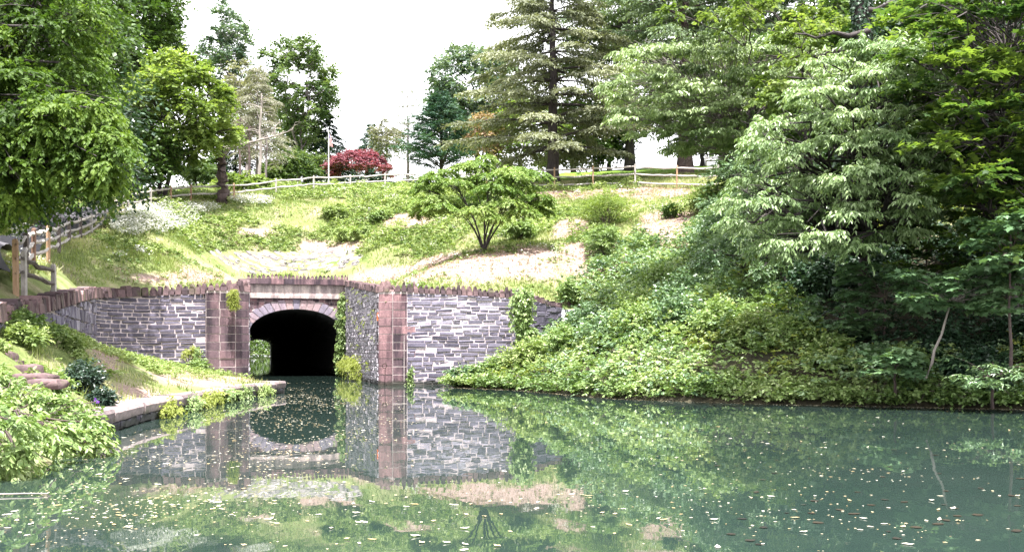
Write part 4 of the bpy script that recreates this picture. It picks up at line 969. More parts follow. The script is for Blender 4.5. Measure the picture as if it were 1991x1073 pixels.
def fence(name, label, P, h, rails, pm, rm, seed=0):
    root = empty(name, tuple(P[0]), label, 'fence')
    for i, p in enumerate(P): post(root, p, h[i] if hasattr(h, '__len__') else h, pm[i % len(pm)])
    for i in range(len(P) - 1):
        for k, f in enumerate(rails):
            h0 = h[i] if hasattr(h, '__len__') else h; h1 = h[i + 1] if hasattr(h, '__len__') else h
            a = np.array(P[i]); b = np.array(P[i + 1]); rail(root, a + [0, 0, h0 * f], b + [0, 0, h1 * f], rm[(i + k) % len(rm)], seed=seed + i * 7 + k)
    return root
def onz(px, py, d): x, y, _ = G(px, py, d); return (x, y, float(zh(x, y)))
def exact(px, py, d): return G(px, py, d)
PA = [exact(*p) for p in FA] + [exact(*FBx[0]), exact(*FBx[1])]
fence('split_rail_fence', 'three rail split rail fence of mixed brown and grey posts climbing beside the asphalt path', PA, 1.13, (.88, .55, .22), ['woodorange', 'wooddark', 'woodbrown', 'woodorange', 'wooddark', 'wooddark', 'wooddark', 'woodgrey', 'woodgrey', 'woodgrey'], ['woodgrey'], 100)
PB = [exact(*p) for p in FBx[1:]]
fence('split_rail_fence', 'long weathered two rail fence running along the hilltop from the path to the small maple', PB, 1.12, (.86, .42), ['woodgrey', 'woodgrey', 'woodorange', 'woodorange', 'woodorange', 'woodgrey', 'woodgrey', 'woodgrey', 'woodgrey'], ['woodgrey'], 200)
PCx = [exact(*p) for p in FC]
fence('split_rail_fence', 'pale three rail fence in front of the lawn and the big cedar trunk, upper right', PCx, 1.62, (.88, .54, .16), ['woodgrey', 'woodorange', 'woodorange', 'woodgrey', 'woodorange', 'woodgrey'], ['woodgrey'], 300)
q0 = G(47, 552, 26.9); q1 = G(105, 574, 30.3)
fence('split_rail_fence', 'short two rail fence spur of pale posts and dark rails ending at the stone wall', [q0, q1], [.86, .92], (.76, .36), ['woodgrey'], ['wooddark'], 400)

# ------------------------------------------------------------------ path
ctr = np.array([[p[0], p[1]] for p in PA]); ctr = np.vstack([[ctr[0] * 2 - ctr[1]], [ctr[0]], ctr[1:]]); ctr[0] = (-15.2, 16); 
cc = catmull(np.column_stack([ctr, np.zeros(len(ctr))]), 10)[:, :2]; tg = norm(np.gradient(cc, axis=0)); nn = np.stack([-tg[:, 1], tg[:, 0]], 1)
V = []; Fq = []; wds = np.linspace(.7, 3.4, 9)
for c_, n_ in zip(cc, nn):
    for w_ in wds: q = c_ + n_ * w_; V.append((q[0], q[1], 0))
V = np.array(V); V[:, 2] = zh(V[:, 0], V[:, 1]) + .06; k = len(wds)
# gentle cross levelling
Vr = V.reshape(-1, k, 3); Vr[:, :, 2] = np.maximum(Vr[:, :, 2], (Vr[:, :, 2].mean(1, keepdims=True) * .5 + Vr[:, :, 2] * .5)); V = Vr.reshape(-1, 3)
for i in range(len(cc) - 1):
    for j in range(k - 1): Fq.append([i * k + j, i * k + k + j, i * k + k + j + 1, i * k + j + 1])
tag(mk('asphalt_path', V, Fq, M['asphalt'], smooth=True), kind='structure')

# ------------------------------------------------------------------ small maple on the slope (umbrella crown on many stems)
def small_maple():
    b = np.array(G(940, 490, 56)); b[2] = float(zh(b[0], b[1])); rng = np.random.RandomState(77)
    root = empty('spreading_maple', tuple(b), 'small spreading green maple with many fanned stems on the bare slope above the wall', 'tree')
    d0 = 56; s = d0 / F; tb = TB(); lb = LB('oval'); tips = []
    # plates: px, py, half width px, depth offset m
    PL = [(925, 318, 38, 0), (1000, 325, 40, .6), (955, 345, 45, -.6), (860, 332, 32, .5), (1040, 338, 34, 0), (885, 358, 42, -.8), (965, 372, 48, -1.6), (1020, 360, 42, .4), (830, 362, 34, .2), (1040, 385, 38, -.7), (850, 388, 46, -.6), (905, 392, 36, .9), (985, 400, 42, -1.5), (820, 395, 30, .9), (1050, 405, 28, .6), (930, 415, 38, -1.9), (862, 408, 34, -1.6), (1015, 415, 34, -1.3), (820, 412, 24, -.2), (1055, 395, 22, -.1), (900, 340, 34, 1.4), (975, 350, 40, 1.8), (930, 370, 46, 2.4), (1020, 380, 36, 2.0), (860, 380, 38, 2.0), (965, 430, 26, -2.1), (945, 305, 24, .2), (985, 338, 32, -.9), (905, 325, 30, -.4), (1000, 350, 34, -1.4), (840, 350, 28, -.9)]
    for i, (px, py, hw, dy) in enumerate(PL):
        c = np.array([(px - CX) * s, d0 + dy, CAM_Z + (HY - py) * s]); r = hw * s
        # umbrella plate: drooping discs of twigs
        n = int(46 * r) + 20
        a = rng.uniform(0, 6.28, n); q = np.sqrt(rng.rand(n)) * r * .75
        B = c + np.stack([np.cos(a) * q, np.sin(a) * q, -(q / r) ** 2 * .42 + .12 + rng.normal(size=n) * .05], 1)
        D = np.stack([np.cos(a), np.sin(a), -.28 + rng.normal(size=n) * .12], 1)
        sprays(lb, rng, B, D, r * .5, 15, .15, .085, .3, .35, .8, np.clip(rng.normal(.5, .14), 0, 1), .3, .35)
        tips.append(c - [0, 0, .12])
    mains = []
    for i, c in enumerate(tips):
        if i >= 13:
            j = int(np.argmin([np.linalg.norm(m[12] - c) for m in mains])); Pm = mains[j]; tb.add(curve(Pm[8 + i % 4], c, .06, 7, rng, .03), np.linspace(.022, .008, 7), 4); continue
        a = i * 2.4; st = b + [math.cos(a) * .13, math.sin(a) * .1, -.2]
        dx = c - b; m1 = b + np.array([dx[0] * .22, dx[1] * .25, dx[2] * .42]); m2 = b + np.array([dx[0] * .62, dx[1] * .62, dx[2] * .78])
        P = catmull([st, m1 + rng.normal(size=3) * .06, m2 + rng.normal(size=3) * .08, c], 5); tb.add(P, np.linspace(.06 if i % 2 else .045, .012, len(P)), 6); mains.append(P)
        for _ in range(7):
            j = rng.randint(8, 14); e = c + np.array([rng.uniform(-1, 1), rng.uniform(-1, 1), -.1]) * .8; tb.add(curve(P[j], e, .05, 5, rng, .03), np.linspace(.02, .006, 5), 3)
    tb.add([b - [0, 0, .3], b + [0, 0, .1], b + [0, 0, .45]], [.3, .22, .12], 9)
    tb.build('trunk', M['bark'], root); lb.build('crown', M['lf_jm'], root)
small_maple()

# ------------------------------------------------------------------ large tree masses, left
def mass(name, label, base, clumps, mat, bark, seed, tr=.35, trunktop=None, **kw):
    cl = np.array([c[:3] for c in clumps]); lo = cl.min(0); hi = cl.max(0); c = (lo + hi) / 2; h = (hi - lo) / 2 + .5
    cr = (c[0], c[1], c[2], h[0], h[1], h[2]) if trunktop is None else (*trunktop, h[0], h[1], h[2])
    return broadleaf(name, label, 'tree', base, 0, cr, mat, bark, seed, tr=tr, clumps=clumps, **kw)
rng = np.random.RandomState(501)
def region(poly, n, d0, d1, r, rng, dfun=None):
    """clump centres filling an outline seen from the photograph, spread over a range of distance"""
    xs_ = [p[0] for p in poly]; ys_ = [p[1] for p in poly]; out = []
    k = 0
    while len(out) < n and k < 9000:
        k += 1; px = rng.uniform(min(xs_), max(xs_)); py = rng.uniform(min(ys_), max(ys_))
        if not in_poly(np.array([px]), np.array([py]), poly)[0]: continue
        d = rng.uniform(d0, d1) if dfun is None else dfun(px, py) + rng.uniform(d0, d1); c = G(px, py, d); rr_ = r * rng.uniform(.7, 1.25)
        if all((c[0] - q[0]) ** 2 + (c[1] - q[1]) ** 2 * .4 + (c[2] - q[2]) ** 2 > (r * .62) ** 2 for q in out): out.append((*c, rr_))
    return out
bL = (-17.5, 31, float(zh(-17.5, 31)))
c1 = region([(-260, -60), (110, -60), (180, 40), (190, 180), (180, 250), (230, 280), (250, 310), (190, 310), (190, 360), (170, 360), (100, 350), (-10, 390), (-260, 400)], 210, 24, 31, .85, rng)
c1 += region([(-120, 120), (70, 130), (110, 250), (100, 330), (60, 400), (-120, 420)], 46, 22.5, 25, .8, rng)
mass('broadleaf_tree', 'large near tree filling the upper left, its drooping leafy boughs hanging over the path', (-20.5, 33, float(zh(-20.5, 33))), c1, 'lf_near', 'bark', 60, tr=.4, trunktop=(-17.5, 30, 8), L=.125, W=.08, ntw=34, nlf=14, tpl='oval', hang=.5, droop=.55, flat=.6, tint=.45)
c1 = region([(110, 170), (195, 205), (225, 255), (262, 285), (200, 305), (212, 360), (195, 380), (130, 335), (60, 300)], 42, 22.5, 25.5, .6, rng)
mass('broadleaf_tree', 'light green boughs of a near tree sweeping down to the path fence', (-19, 27, float(zh(-19, 27))), c1, 'lf_near', 'bark', 61, tr=.25, trunktop=(-17, 31, 6.5), L=.12, W=.075, ntw=38, nlf=15, tpl='oval', hang=.6, droop=.6, flat=.5, tint=.66)
c1 = region([(-150, -80), (200, -80), (235, 60), (240, 160), (160, 240), (-150, 240)], 95, 40, 48, 1.4, rng)
mass('broadleaf_tree', 'dark tree behind the large near tree, top left corner', (-30, 46, float(zh(-30, 46))), c1, 'lf_mid', 'bark', 62, tr=.4, trunktop=(-25, 45, 14), L=.24, W=.17, ntw=26, nlf=9, tint=.35)
c1 = region([(-160, 180), (250, 180), (270, 380), (200, 400), (-160, 420)], 80, 50, 62, 1.6, rng)
mass('broadleaf_tree', 'shaded tree on the bank left of the path, behind the near boughs', (-34, 56, float(zh(-34, 56))), c1, 'lf_shade', 'bark', 63, tr=.35, trunktop=(-30, 56, 14), L=.3, W=.2, ntw=24, nlf=8, tint=.5)
for i, (x, y, rx, rz) in enumerate([(-25.5, 40, 2.0, 1.9), (-29, 47, 2.4, 2.2), (-31.5, 55, 2.6, 2.4), (-23.5, 34.5, 1.7, 1.6), (-35, 63, 2.6, 2.4)]):
    shrub('shrub', ['dark shrub on the bank across the path, second nearest at left', 'dark shrub on the bank across the path, middle of the row', 'dark shrub on the bank across the path, second farthest', 'dark shrub across the path closest to the left frame edge', 'dark shrub farthest up the bank behind the path'][i], x, y, zh, rx, rz, 'lf_shade', 70 + i, n=16, L=.2, W=.14, ntw=20, nlf=7, group='shrubs along the far side of the path')

# ------------------------------------------------------------------ right side trees
rng = np.random.RandomState(502)
def gb(px, d):
    x = wx(px, d); return (x, d, float(max(zb_(x, d), .3)))
c1 = region([(1195, 175), (1230, 95), (1330, 100), (1400, 60), (1480, 90), (1560, 60), (1600, 110), (1530, 230), (1470, 290), (1380, 300), (1330, 300), (1215, 250)], 150, 40, 46, .9, rng)
mass('cherry_tree', 'pale green cherry tree with drooping pointed leaves in front of the second cedar', (wx(1470, 47), 47, float(zh(wx(1470, 47), 47))), c1, 'lf_cherry', 'barkgrey', 80, tr=.2, trunktop=(wx(1420, 44), 44, 9.3), L=.2, W=.075, ntw=24, nlf=11, tpl='oval', hang=1.0, droop=.35, flat=.3, tint=.55, group='cherry trees')
c1 = region([(1600, 120), (1680, 75), (1780, 90), (1840, 180), (1840, 260), (1850, 330), (1820, 420), (1750, 470), (1640, 480), (1530, 500), (1440, 450), (1390, 420), (1440, 330), (1470, 270), (1540, 190)], 175, 27, 33, .68, rng)
mass('cherry_tree', 'nearer cherry tree with long drooping leaves in the middle of the right bank', (wx(1690, 33), 33, float(zb_(wx(1690, 33), 33))), c1, 'lf_cherry2', 'bark', 81, tr=.17, trunktop=(wx(1670, 33), 33.5, 8.0), L=.17, W=.062, ntw=26, nlf=11, tpl='oval', hang=.9, droop=.3, flat=.28, tint=.6, group='cherry trees')
c1 = region([(1760, -60), (2100, -60), (2100, 420), (2100, 520), (1960, 500), (1840, 400), (1790, 220), (1740, 120), (1740, 30)], 200, 25, 33, .8, rng)
mass('maple_tree', 'broad leaved maple overhanging the upper right corner, sunlit yellow green on top', (wx(1960, 31), 31, float(zb_(wx(1960, 31), 31))), c1, 'lf_norway', 'bark', 82, tr=.2, trunktop=(wx(1960, 29), 29, 7.5), L=.2, W=.2, ntw=18, nlf=8, tpl='maple', hang=.1, droop=.2, flat=.3, tint=.62, njit=.3)
c1 = region([(2010, -330), (2700, -330), (2700, 40), (2010, 40)], 60, 28, 42, 1.6, rng)  # canopy added mostly out of view to keep sun off the bank
mass('broadleaf_tree', 'high canopy added beyond the frame to shade the upper right of the bank', (wx(2300, 36), 36, float(zb_(wx(2300, 36), 36))), c1, 'lf_norway', 'bark', 83, tr=.3, trunktop=(wx(2250, 35), 35, 12), L=.26, W=.24, ntw=22, nlf=8, tint=.5)
c1 = region([(1400, 320), (1500, 290), (1600, 330), (1620, 520), (1560, 620), (1450, 600), (1390, 520), (1370, 400)], 60, 36, 41, .75, rng)
mass('privet_tree', 'small leaved evergreen thicket tree between the pale cherry and the nearer cherry', (wx(1500, 41), 41, float(zb_(wx(1500, 41), 41))), c1, 'lf_shrub', 'bark', 86, tr=.1, trunktop=(wx(1500, 40), 40, 4.5), L=.12, W=.055, ntw=30, nlf=12, tpl='oval', hang=.4, flat=.6, tint=.55)
# ivy clad trunk
b = np.array([wx(1740, 37), 37, 0]); b[2] = float(zb_(b[0], b[1])); t1 = np.array(G(1665, -60, 38))
root = empty('ivy_tree', tuple(b), 'dark leaning trunk wrapped in ivy with bare side limbs, upper right', 'tree'); tb = TB()
P = catmull([b - [0, 0, .4], b + [.1, 0, 3], np.array(G(1700, 200, 37.5)), t1, t1 + [-.6, 0, 3]], 8); rad = np.linspace(.30, .24, len(P)); tb.add(P, rad, 12)
r3 = np.random.RandomState(9)
for (y0, ex, ey) in ((60, 1545, 66), (92, 1490, 108), (118, 1530, 150), (150, 1480, 185), (250, 1440, 235), (300, 1880, 200), (20, 1800, -20)):
    a_ = np.array(G(1690, y0, 37.3)); e_ = np.array(G(ex, ey, 36 + r3.uniform(-2, 2))); Q = curve(a_, e_, -.04, 9, r3, .02); tb.add(Q, np.linspace(.11, .02, 9), 6)
    for _ in range(7):
        j = r3.randint(3, 8); tb.add(curve(Q[j], Q[j] + rdir(r3, 1)[0] * [1.1, .8, .7], .05, 5, r3, .05), np.linspace(.03, .006, 5), 3)
tb.build('trunk', M['bark'], root)
lb = LB('oval'); n = 9000; f = r3.uniform(.0, 1, n) * (len(P) - 1); C_ = np.stack([np.interp(f, np.arange(len(P)), P[:, q]) for q in range(3)], 1); a_ = r3.uniform(0, 6.28, n); rd = np.interp(f, np.arange(len(P)), rad) + r3.uniform(0, .16, n)
O_ = np.stack([np.cos(a_), np.sin(a_), np.zeros(n)], 1); lb.add(C_ + O_ * rd[:, None], O_ * .3 + np.array([0, 0, -1.]) + r3.normal(size=(n, 3)) * .4, O_ + r3.normal(size=(n, 3)) * .4, .12, .1, r3.uniform(0, .8, n))
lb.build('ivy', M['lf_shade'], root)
c1 = region([(1560, 20), (1600, -30), (1640, 60), (1560, 150), (1520, 215), (1450, 190), (1500, 90), (1400, 10), (1450, -20)], 26, 35, 38, .6, rng)
mass('oak_tree', 'young yellow green oak left of the ivy covered trunk, near the top edge', (wx(1600, 39), 39, float(zh(wx(1600, 39), 39))), c1, 'lf_bright', 'bark', 84, tr=.13, trunktop=(wx(1560, 37), 37, 11), L=.18, W=.12, ntw=18, nlf=8, tpl='oval', hang=.5, flat=.5, tint=.45)
c1 = region([(1255, -60), (1420, -60), (1500, 20), (1440, 60), (1340, 20), (1300, 30)], 14, 38, 41, .7, rng)
mass('oak_tree', 'thin yellow green boughs hanging into the top edge above the pale cherry', (wx(1500, 41), 41, float(zh(wx(1500, 41), 41))), c1, 'lf_bright', 'bark', 85, tr=.14, trunktop=(wx(1440, 41), 41, 14.5), L=.2, W=.13, ntw=16, nlf=8, tpl='oval', hang=.5, flat=.5, tint=.5)
# wood behind, closing the view on the right
for i, (px, d, w_, y0, y1, mt) in enumerate([(1500, 64, 100, 60, 330, 'lf_mid'), (1640, 55, 120, 40, 400, 'lf_mid'), (1800, 48, 130, -40, 430, 'lf_shade'), (1950, 44, 150, -40, 470, 'lf_shade'), (2120, 40, 160, -80, 480, 'lf_shade'), (1700, 72, 150, -120, 260, 'lf_mid'), (1880, 62, 160, -150, 260, 'lf_mid'), (1450, 58, 50, 250, 420, 'lf_mid')]):
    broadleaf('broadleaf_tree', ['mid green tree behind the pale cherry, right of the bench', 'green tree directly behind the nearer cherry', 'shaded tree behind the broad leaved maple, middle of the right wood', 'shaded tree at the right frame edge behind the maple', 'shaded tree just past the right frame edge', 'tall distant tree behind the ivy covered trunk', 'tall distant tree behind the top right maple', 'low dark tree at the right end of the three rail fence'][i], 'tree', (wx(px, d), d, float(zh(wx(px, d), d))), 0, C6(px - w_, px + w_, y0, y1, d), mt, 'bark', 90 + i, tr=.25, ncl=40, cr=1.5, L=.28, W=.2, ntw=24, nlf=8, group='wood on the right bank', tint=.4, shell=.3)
# dark evergreen shrubs on the bank
for i, (px, py, d, rx, rz, mt, lab) in enumerate([
    (1400, 420, 50, 1.8, 2.0, 'lf_shrub', 'glossy shrub by the right end of the three rail fence'), (1370, 365, 60, 1.7, 1.7, 'lf_weed', 'light green bush covering the end of the three rail fence'), (1460, 470, 44, 1.9, 2.2, 'lf_shrub', 'glossy dark shrub left of the nearer cherry, high on the bank'),
    (1520, 540, 39, 1.9, 2.1, 'lf_shrub', 'glossy shrub with feathery sprays below the nearer cherry'), (1430, 570, 40, 1.7, 1.7, 'lf_shrub', 'rounded shrub halfway up the bank, left of the shaded hollow'), (1560, 600, 35, 1.5, 1.8, 'lf_shrub', 'shrub at the left rim of the shaded hollow'),
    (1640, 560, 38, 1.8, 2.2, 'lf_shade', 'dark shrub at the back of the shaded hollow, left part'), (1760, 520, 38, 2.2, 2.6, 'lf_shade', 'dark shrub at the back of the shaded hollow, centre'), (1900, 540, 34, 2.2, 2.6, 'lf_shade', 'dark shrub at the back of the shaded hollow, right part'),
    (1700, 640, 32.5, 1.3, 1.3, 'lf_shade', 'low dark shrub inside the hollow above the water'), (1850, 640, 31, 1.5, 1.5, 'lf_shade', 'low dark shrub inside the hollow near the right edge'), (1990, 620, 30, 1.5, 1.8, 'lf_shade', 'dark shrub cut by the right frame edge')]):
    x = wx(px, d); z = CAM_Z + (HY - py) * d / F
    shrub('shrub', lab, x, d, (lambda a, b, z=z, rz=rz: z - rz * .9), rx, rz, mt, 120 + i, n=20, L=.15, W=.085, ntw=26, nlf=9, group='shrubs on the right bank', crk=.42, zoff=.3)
# yellow backlit leaves seen through the gap
c1 = region([(1700, 400), (1900, 390), (1960, 440), (1850, 470), (1720, 455)], 12, 40, 42, .8, rng)
mass('broadleaf_tree', 'small sunlit yellow green tree in the gap under the nearer cherry', (wx(1830, 42), 42, float(zh(wx(1830, 42), 42))), c1, 'lf_yellow', 'bark', 99, tr=.1, L=.2, W=.16, ntw=14, nlf=7, tint=.5)
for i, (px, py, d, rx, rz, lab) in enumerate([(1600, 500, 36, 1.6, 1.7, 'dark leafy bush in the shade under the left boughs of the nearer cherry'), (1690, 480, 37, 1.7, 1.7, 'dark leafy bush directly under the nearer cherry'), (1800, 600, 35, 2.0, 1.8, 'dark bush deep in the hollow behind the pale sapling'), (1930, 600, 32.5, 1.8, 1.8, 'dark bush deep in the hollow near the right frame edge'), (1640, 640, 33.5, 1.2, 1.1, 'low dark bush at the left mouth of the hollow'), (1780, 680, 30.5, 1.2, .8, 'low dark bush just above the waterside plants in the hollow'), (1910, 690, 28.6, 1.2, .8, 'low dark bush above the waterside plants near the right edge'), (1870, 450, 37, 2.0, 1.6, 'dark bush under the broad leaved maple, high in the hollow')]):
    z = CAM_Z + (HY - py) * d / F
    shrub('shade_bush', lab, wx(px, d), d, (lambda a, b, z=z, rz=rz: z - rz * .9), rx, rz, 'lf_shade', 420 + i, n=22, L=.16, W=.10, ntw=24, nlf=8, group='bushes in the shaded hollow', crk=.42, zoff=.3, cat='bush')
# maple saplings
for i, (px, py, d, hw, hh, mt, pys, lab) in enumerate([(1865, 560, 26.5, 105, 42, 'lf_sap', 712, 'maple sapling with pale stem and flat leaf tiers over the shaded hollow'), (1965, 470, 25.5, 70, 60, 'lf_sap', 690, 'maple sapling at the right frame edge with light leaf tiers'), (1740, 700, 27.5, 50, 24, 'lf_sap', 750, 'low maple seedling at the foot of the pale stem'), (1930, 720, 25.5, 60, 26, 'lf_shrub', 770, 'low feathery sapling near the water at the right edge'), (1720, 560, 31, 70, 50, 'lf_sap', 660, 'thin sapling with scattered leaf tiers under the nearer cherry'), (1800, 480, 33, 60, 50, 'lf_norway', 640, 'thin sapling high in the hollow below the broad leaved maple'), (1640, 610, 31.5, 60, 40, 'lf_sap', 700, 'low sapling at the left mouth of the hollow')]):
    c = np.array(G(px, py, d)); s = d / F; x0 = wx(px - 65 if i == 0 else px, d + .8); b = (x0, d + .8, max(float(zb_(x0, d + .8)), G(0, pys, d + .8)[2]))
    root = empty('sapling', b, lab, 'sapling', 'saplings on the right bank'); r4 = np.random.RandomState(140 + i); lb = LB('oval' if i == 3 else 'maple'); tb = TB()
    n = [70, 44, 24, 34, 46, 40, 34][i]
    for k in range(n):
        q = c + np.array([r4.uniform(-1, 1) * hw * s, r4.uniform(-.8, .8), r4.uniform(-1, 1) * hh * s]); a_ = r4.uniform(0, 6.28, 7)
        sprays(lb, r4, np.repeat([q], 7, 0), np.stack([np.cos(a_), np.sin(a_), np.full(7, -.05)], 1), .42, 5, .13 if i == 3 else .19, .05 if i == 3 else .2, .2, .1, .8, r4.uniform(.3, .8), .15, .25)
        if k % 2 == 0: tb.add(curve(np.array(b) + (c - np.array(b)) * .8, q, .08, 5, r4, .03), np.linspace(.012, .004, 5), 4)
    tb.add(curve(np.array(b) - [0, 0, .3], c + [0, 0, .2], .02, 8, r4, .01), np.linspace(.045, .015, 8), 7)
    tb.build('stem', M['barkpale' if i == 0 else 'barkbrown'], root); lb.build('foliage', M[mt], root)

# ------------------------------------------------------------------ bank undergrowth (uncountable cover)
rng = np.random.RandomState(600)
def cover(name, n, gen, zf, mat, L, W, hl, tpl='oval', nlf=7, seed=0, hang=.35, tint=.5, cut=None, tv=.25):
    rng = np.random.RandomState(seed); X, Y, Hh = gen(rng, n); Z = zf(X, Y); lb = LB(tpl); n = len(X)
    D = rdir(rng, n); D[:, 2] = np.abs(D[:, 2]) * .8 + .1; nzv = vnoise(X, Y, .9, 3)
    B = np.stack([X, Y, Z + Hh * rng.uniform(.1, 1.0, n) ** .7], 1)
    sprays(lb, rng, B, D, hl * rng.uniform(.6, 1.2, n), nlf, L, W, .35, hang, .8, np.clip((nzv - .5) * 1.3 + tint, 0, 1), tv, .5)
    if cut is not None: lb_cut = cut
    o = lb.build(name, M[mat], None, cut); return tag(o, kind='stuff')
def wall_front(P): return in_poly(P[:, 0], P[:, 1], bank_poly) | ~in_poly(P[:, 0], P[:, 1], front_poly)
def bankgen(x0, x1, y0, y1, mound=.9, cond=None):
    def g(rng, n):
        X = rng.uniform(x0, x1, n * 4); Y = rng.uniform(y0, y1, n * 4); k = in_poly(X, Y, bank_poly); X, Y = X[k], Y[k]; Z = zb_(X, Y); k = (Z > -.05); X, Y, Z = X[k], Y[k], Z[k]
        px, py = PROJ(X, Y, Z); k = (px < 2060) & (py < 830) & (px > 840)
        if cond is not None: k &= cond(px, py, X, Y, Z)
        X, Y = X[k][:n], Y[k][:n]; H_ = .1 + mound * np.clip(vnoise(X, Y, .55, 3) * 1.8 - .35, 0.1, 1); return X, Y, H_
    return g
noisy = lambda s, t: (lambda px, py, X, Y, Z: (vnoise(X + s, Y, .45, 2) > t) & HOL(px, py, X, Y, Z))
HOL = lambda px, py, X, Y, Z: ~in_poly(px, py, [(1560, 440), (2100, 430), (2100, 700), (1800, 690), (1640, 690), (1560, 640), (1540, 540)])
cover('hollow_undergrowth', 3000, bankgen(2, 26, 22, 50, .9, lambda *a: ~HOL(*a)), zb_, 'lf_shade', .14, .10, .4, seed=21, tint=.5)  # darker leaf colour stands for the shade inside the hollow
cover('ivy_undergrowth', 9000, bankgen(-4, 26, 22, 50, 1.1, HOL), zb_, 'lf_vine', .13, .085, .4, seed=1, tint=.5)
cover('bramble_undergrowth', 6500, bankgen(-3, 26, 22, 50, 1.3, noisy(40, .48)), zb_, 'lf_shrub', .13, .085, .45, seed=2, tint=.55)
cover('creeper_undergrowth', 3000, bankgen(-4, 20, 22, 50, 1.2, noisy(90, .56)), zb_, 'lf_yellow', .10, .08, .38, seed=3, tint=.45)
# waterside fringe
def fringe(rng, n):
    t = rng.uniform(0, 1, n); i = t * (len(wr) - 2); X = np.interp(i, range(len(wr)), wrn[:, 0]); Y = np.interp(i, range(len(wr)), wrn[:, 1]); X = X + rng.uniform(-.3, .6, n); Y = Y + rng.uniform(-.45, .6, n); return X, Y, np.full(n, .35)
cover('waterside_plants', 2600, fringe, lambda x, y: np.maximum(zb_(x, y), .05), 'lf_vine', .12, .08, .4, seed=4, tint=.4, cut=lambda P: P[:, 2] > .02)
for i, (px_, d_m, r_m, mt_) in enumerate([(905, 43.2, .6, 'lf_shrub'), (960, 43, .9, 'lf_vine'), (1040, 42.6, 1.1, 'lf_weed'), (1110, 41.5, 1.0, 'lf_vine'), (1180, 40, 1.2, 'lf_shrub'), (1255, 38.5, 1.1, 'lf_vine'), (1330, 37, 1.2, 'lf_shrub'), (1400, 35, 1.1, 'lf_vine'), (1470, 33.5, 1.0, 'lf_weed'), (1550, 32.3, .9, 'lf_vine'), (1240, 43, 1.3, 'lf_vine'), (1340, 41.5, 1.3, 'lf_shrub'), (1150, 45.5, 1.2, 'lf_shrub'), (1290, 46.5, 1.3, 'lf_vine'), (1620, 31, .8, 'lf_vine'), (1700, 30.2, .8, 'lf_shrub'), (1400, 45, 1.4, 'lf_shrub')]):
    xx_ = wx(px_, d_m)
    shrub('bank_bush', 'leafy bush on the right bank, ' + ['first beside the stone wall at the water', 'light green, second from the wall at the water', 'pale, third from the wall at the water', 'fourth from the wall at the water', 'glossy, fifth from the wall near the water', 'sixth from the wall near the water', 'glossy, seventh from the wall near the water', 'eighth from the wall near the water', 'pale, ninth from the wall near the water', 'tenth from the wall near the water', 'light green in the middle of the lower slope', 'glossy in the middle of the lower slope', 'glossy just right of the wall end', 'light green high in the middle of the slope', 'by the water below the hollow, left one', 'by the water below the hollow, right one', 'glossy below the dark shrubs, high on the slope'][i],
          xx_, d_m, zb_, r_m * 1.1, r_m * .95, mt_, 300 + i, n=18, L=.13, W=.085, ntw=20, nlf=8, cat='bush', group='bushes on the right bank', crk=.5, zoff=.35)
# hill part of the undergrowth, right of the bare slope
POLR = [(1130, 470), (1180, 490), (1240, 450), (1300, 490), (1390, 420), (1420, 360), (1600, 360), (1900, 500), (1900, 640), (1100, 640), (1080, 590), (1110, 560), (1150, 540)]
def hillgen(poly, x0, x1, y0, y1, mound=.8, wpow=None):
    def g(rng, n):
        X = rng.uniform(x0, x1, n * 8); Y = rng.uniform(y0, y1, n * 8); k = ~in_poly(X, Y, front_poly); X, Y = X[k], Y[k]; Z = zh(X, Y); px, py = PROJ(X, Y, Z)
        k = in_poly(px, py, poly); X, Y = X[k][:n], Y[k][:n]; return X, Y, .05 + mound * np.clip(vnoise(X, Y, .6, 3) * 1.8 - .4, .05, 1)
    return g
POLR = [(1130, 470), (1180, 490), (1240, 450), (1300, 490), (1390, 420), (1420, 360), (1560, 360), (1560, 640), (1100, 640), (1080, 590), (1110, 560), (1150, 540)]
cover('slope_undergrowth', 6000, hillgen(POLR, 0, 30, 38, 72, 1.0), zh, 'lf_vine', .14, .09, .42, seed=5, tint=.5)
cover('slope_brambles', 4200, hillgen(POLR, 2, 30, 38, 72, 1.2), zh, 'lf_shrub', .14, .09, .42, seed=6, tint=.5)

# individual bushes on the slope
def onh(px, py, d): return wx(px, d)
SB = [('sumac_bush', 'bright green feathery sumac bush at the right side of the bare slope', 1185, 61, 1.9, 2.2, 'lf_bright', 'upper'), ('sumac_bush', 'smaller feathery sumac bush below the bright one, beside the bare bank', 1175, 55, 1.0, 1.7, 'lf_vine', ''), ('sapling_bush', 'small upright leafy sapling just above the right end of the stone wall', 1108, 49.5, .5, 1.2, 'lf_vine', ''),
      ('shrub', 'small round dark green bush alone on the bare pink slope', 1308, 61, .52, .75, 'lf_mid', ''), ('shrub', 'leafy bush growing up over the right corner of the wall', 1060, 47, .6, .0, 'lf_shrub', ''),
      ('shrub', 'broad low yellow green bush just behind the small maple, on its right', 1010, 60.5, 1.7, .8, 'lf_vine', ''), ('shrub', 'low green weedy bush left of the small maple', 690, 67, 1.6, .7, 'lf_weed', ''), ('shrub', 'low green bush in the middle of the grassy hillside', 655, 71, 1.4, .75, 'lf_weed', ''), ('shrub', 'low bush on the hillside above the tunnel, right of the others', 740, 70, 1.2, .6, 'lf_vine', '')]
for i, (nm, lab, px, d, rx, rz, mt, _) in enumerate(SB):
    if rz == 0: continue
    fe = 'sumac' in nm
    shrub(nm, lab, wx(px, d), d, zh, rx, rz, mt, 160 + i, n=14, L=.17 if fe else .16, W=.05 if fe else .09, ntw=26, nlf=12 if fe else 8, tpl='simple' if fe else 'oval', group='bushes on the hillside', cat='bush', hang=.3, droop=.35, crk=.42)
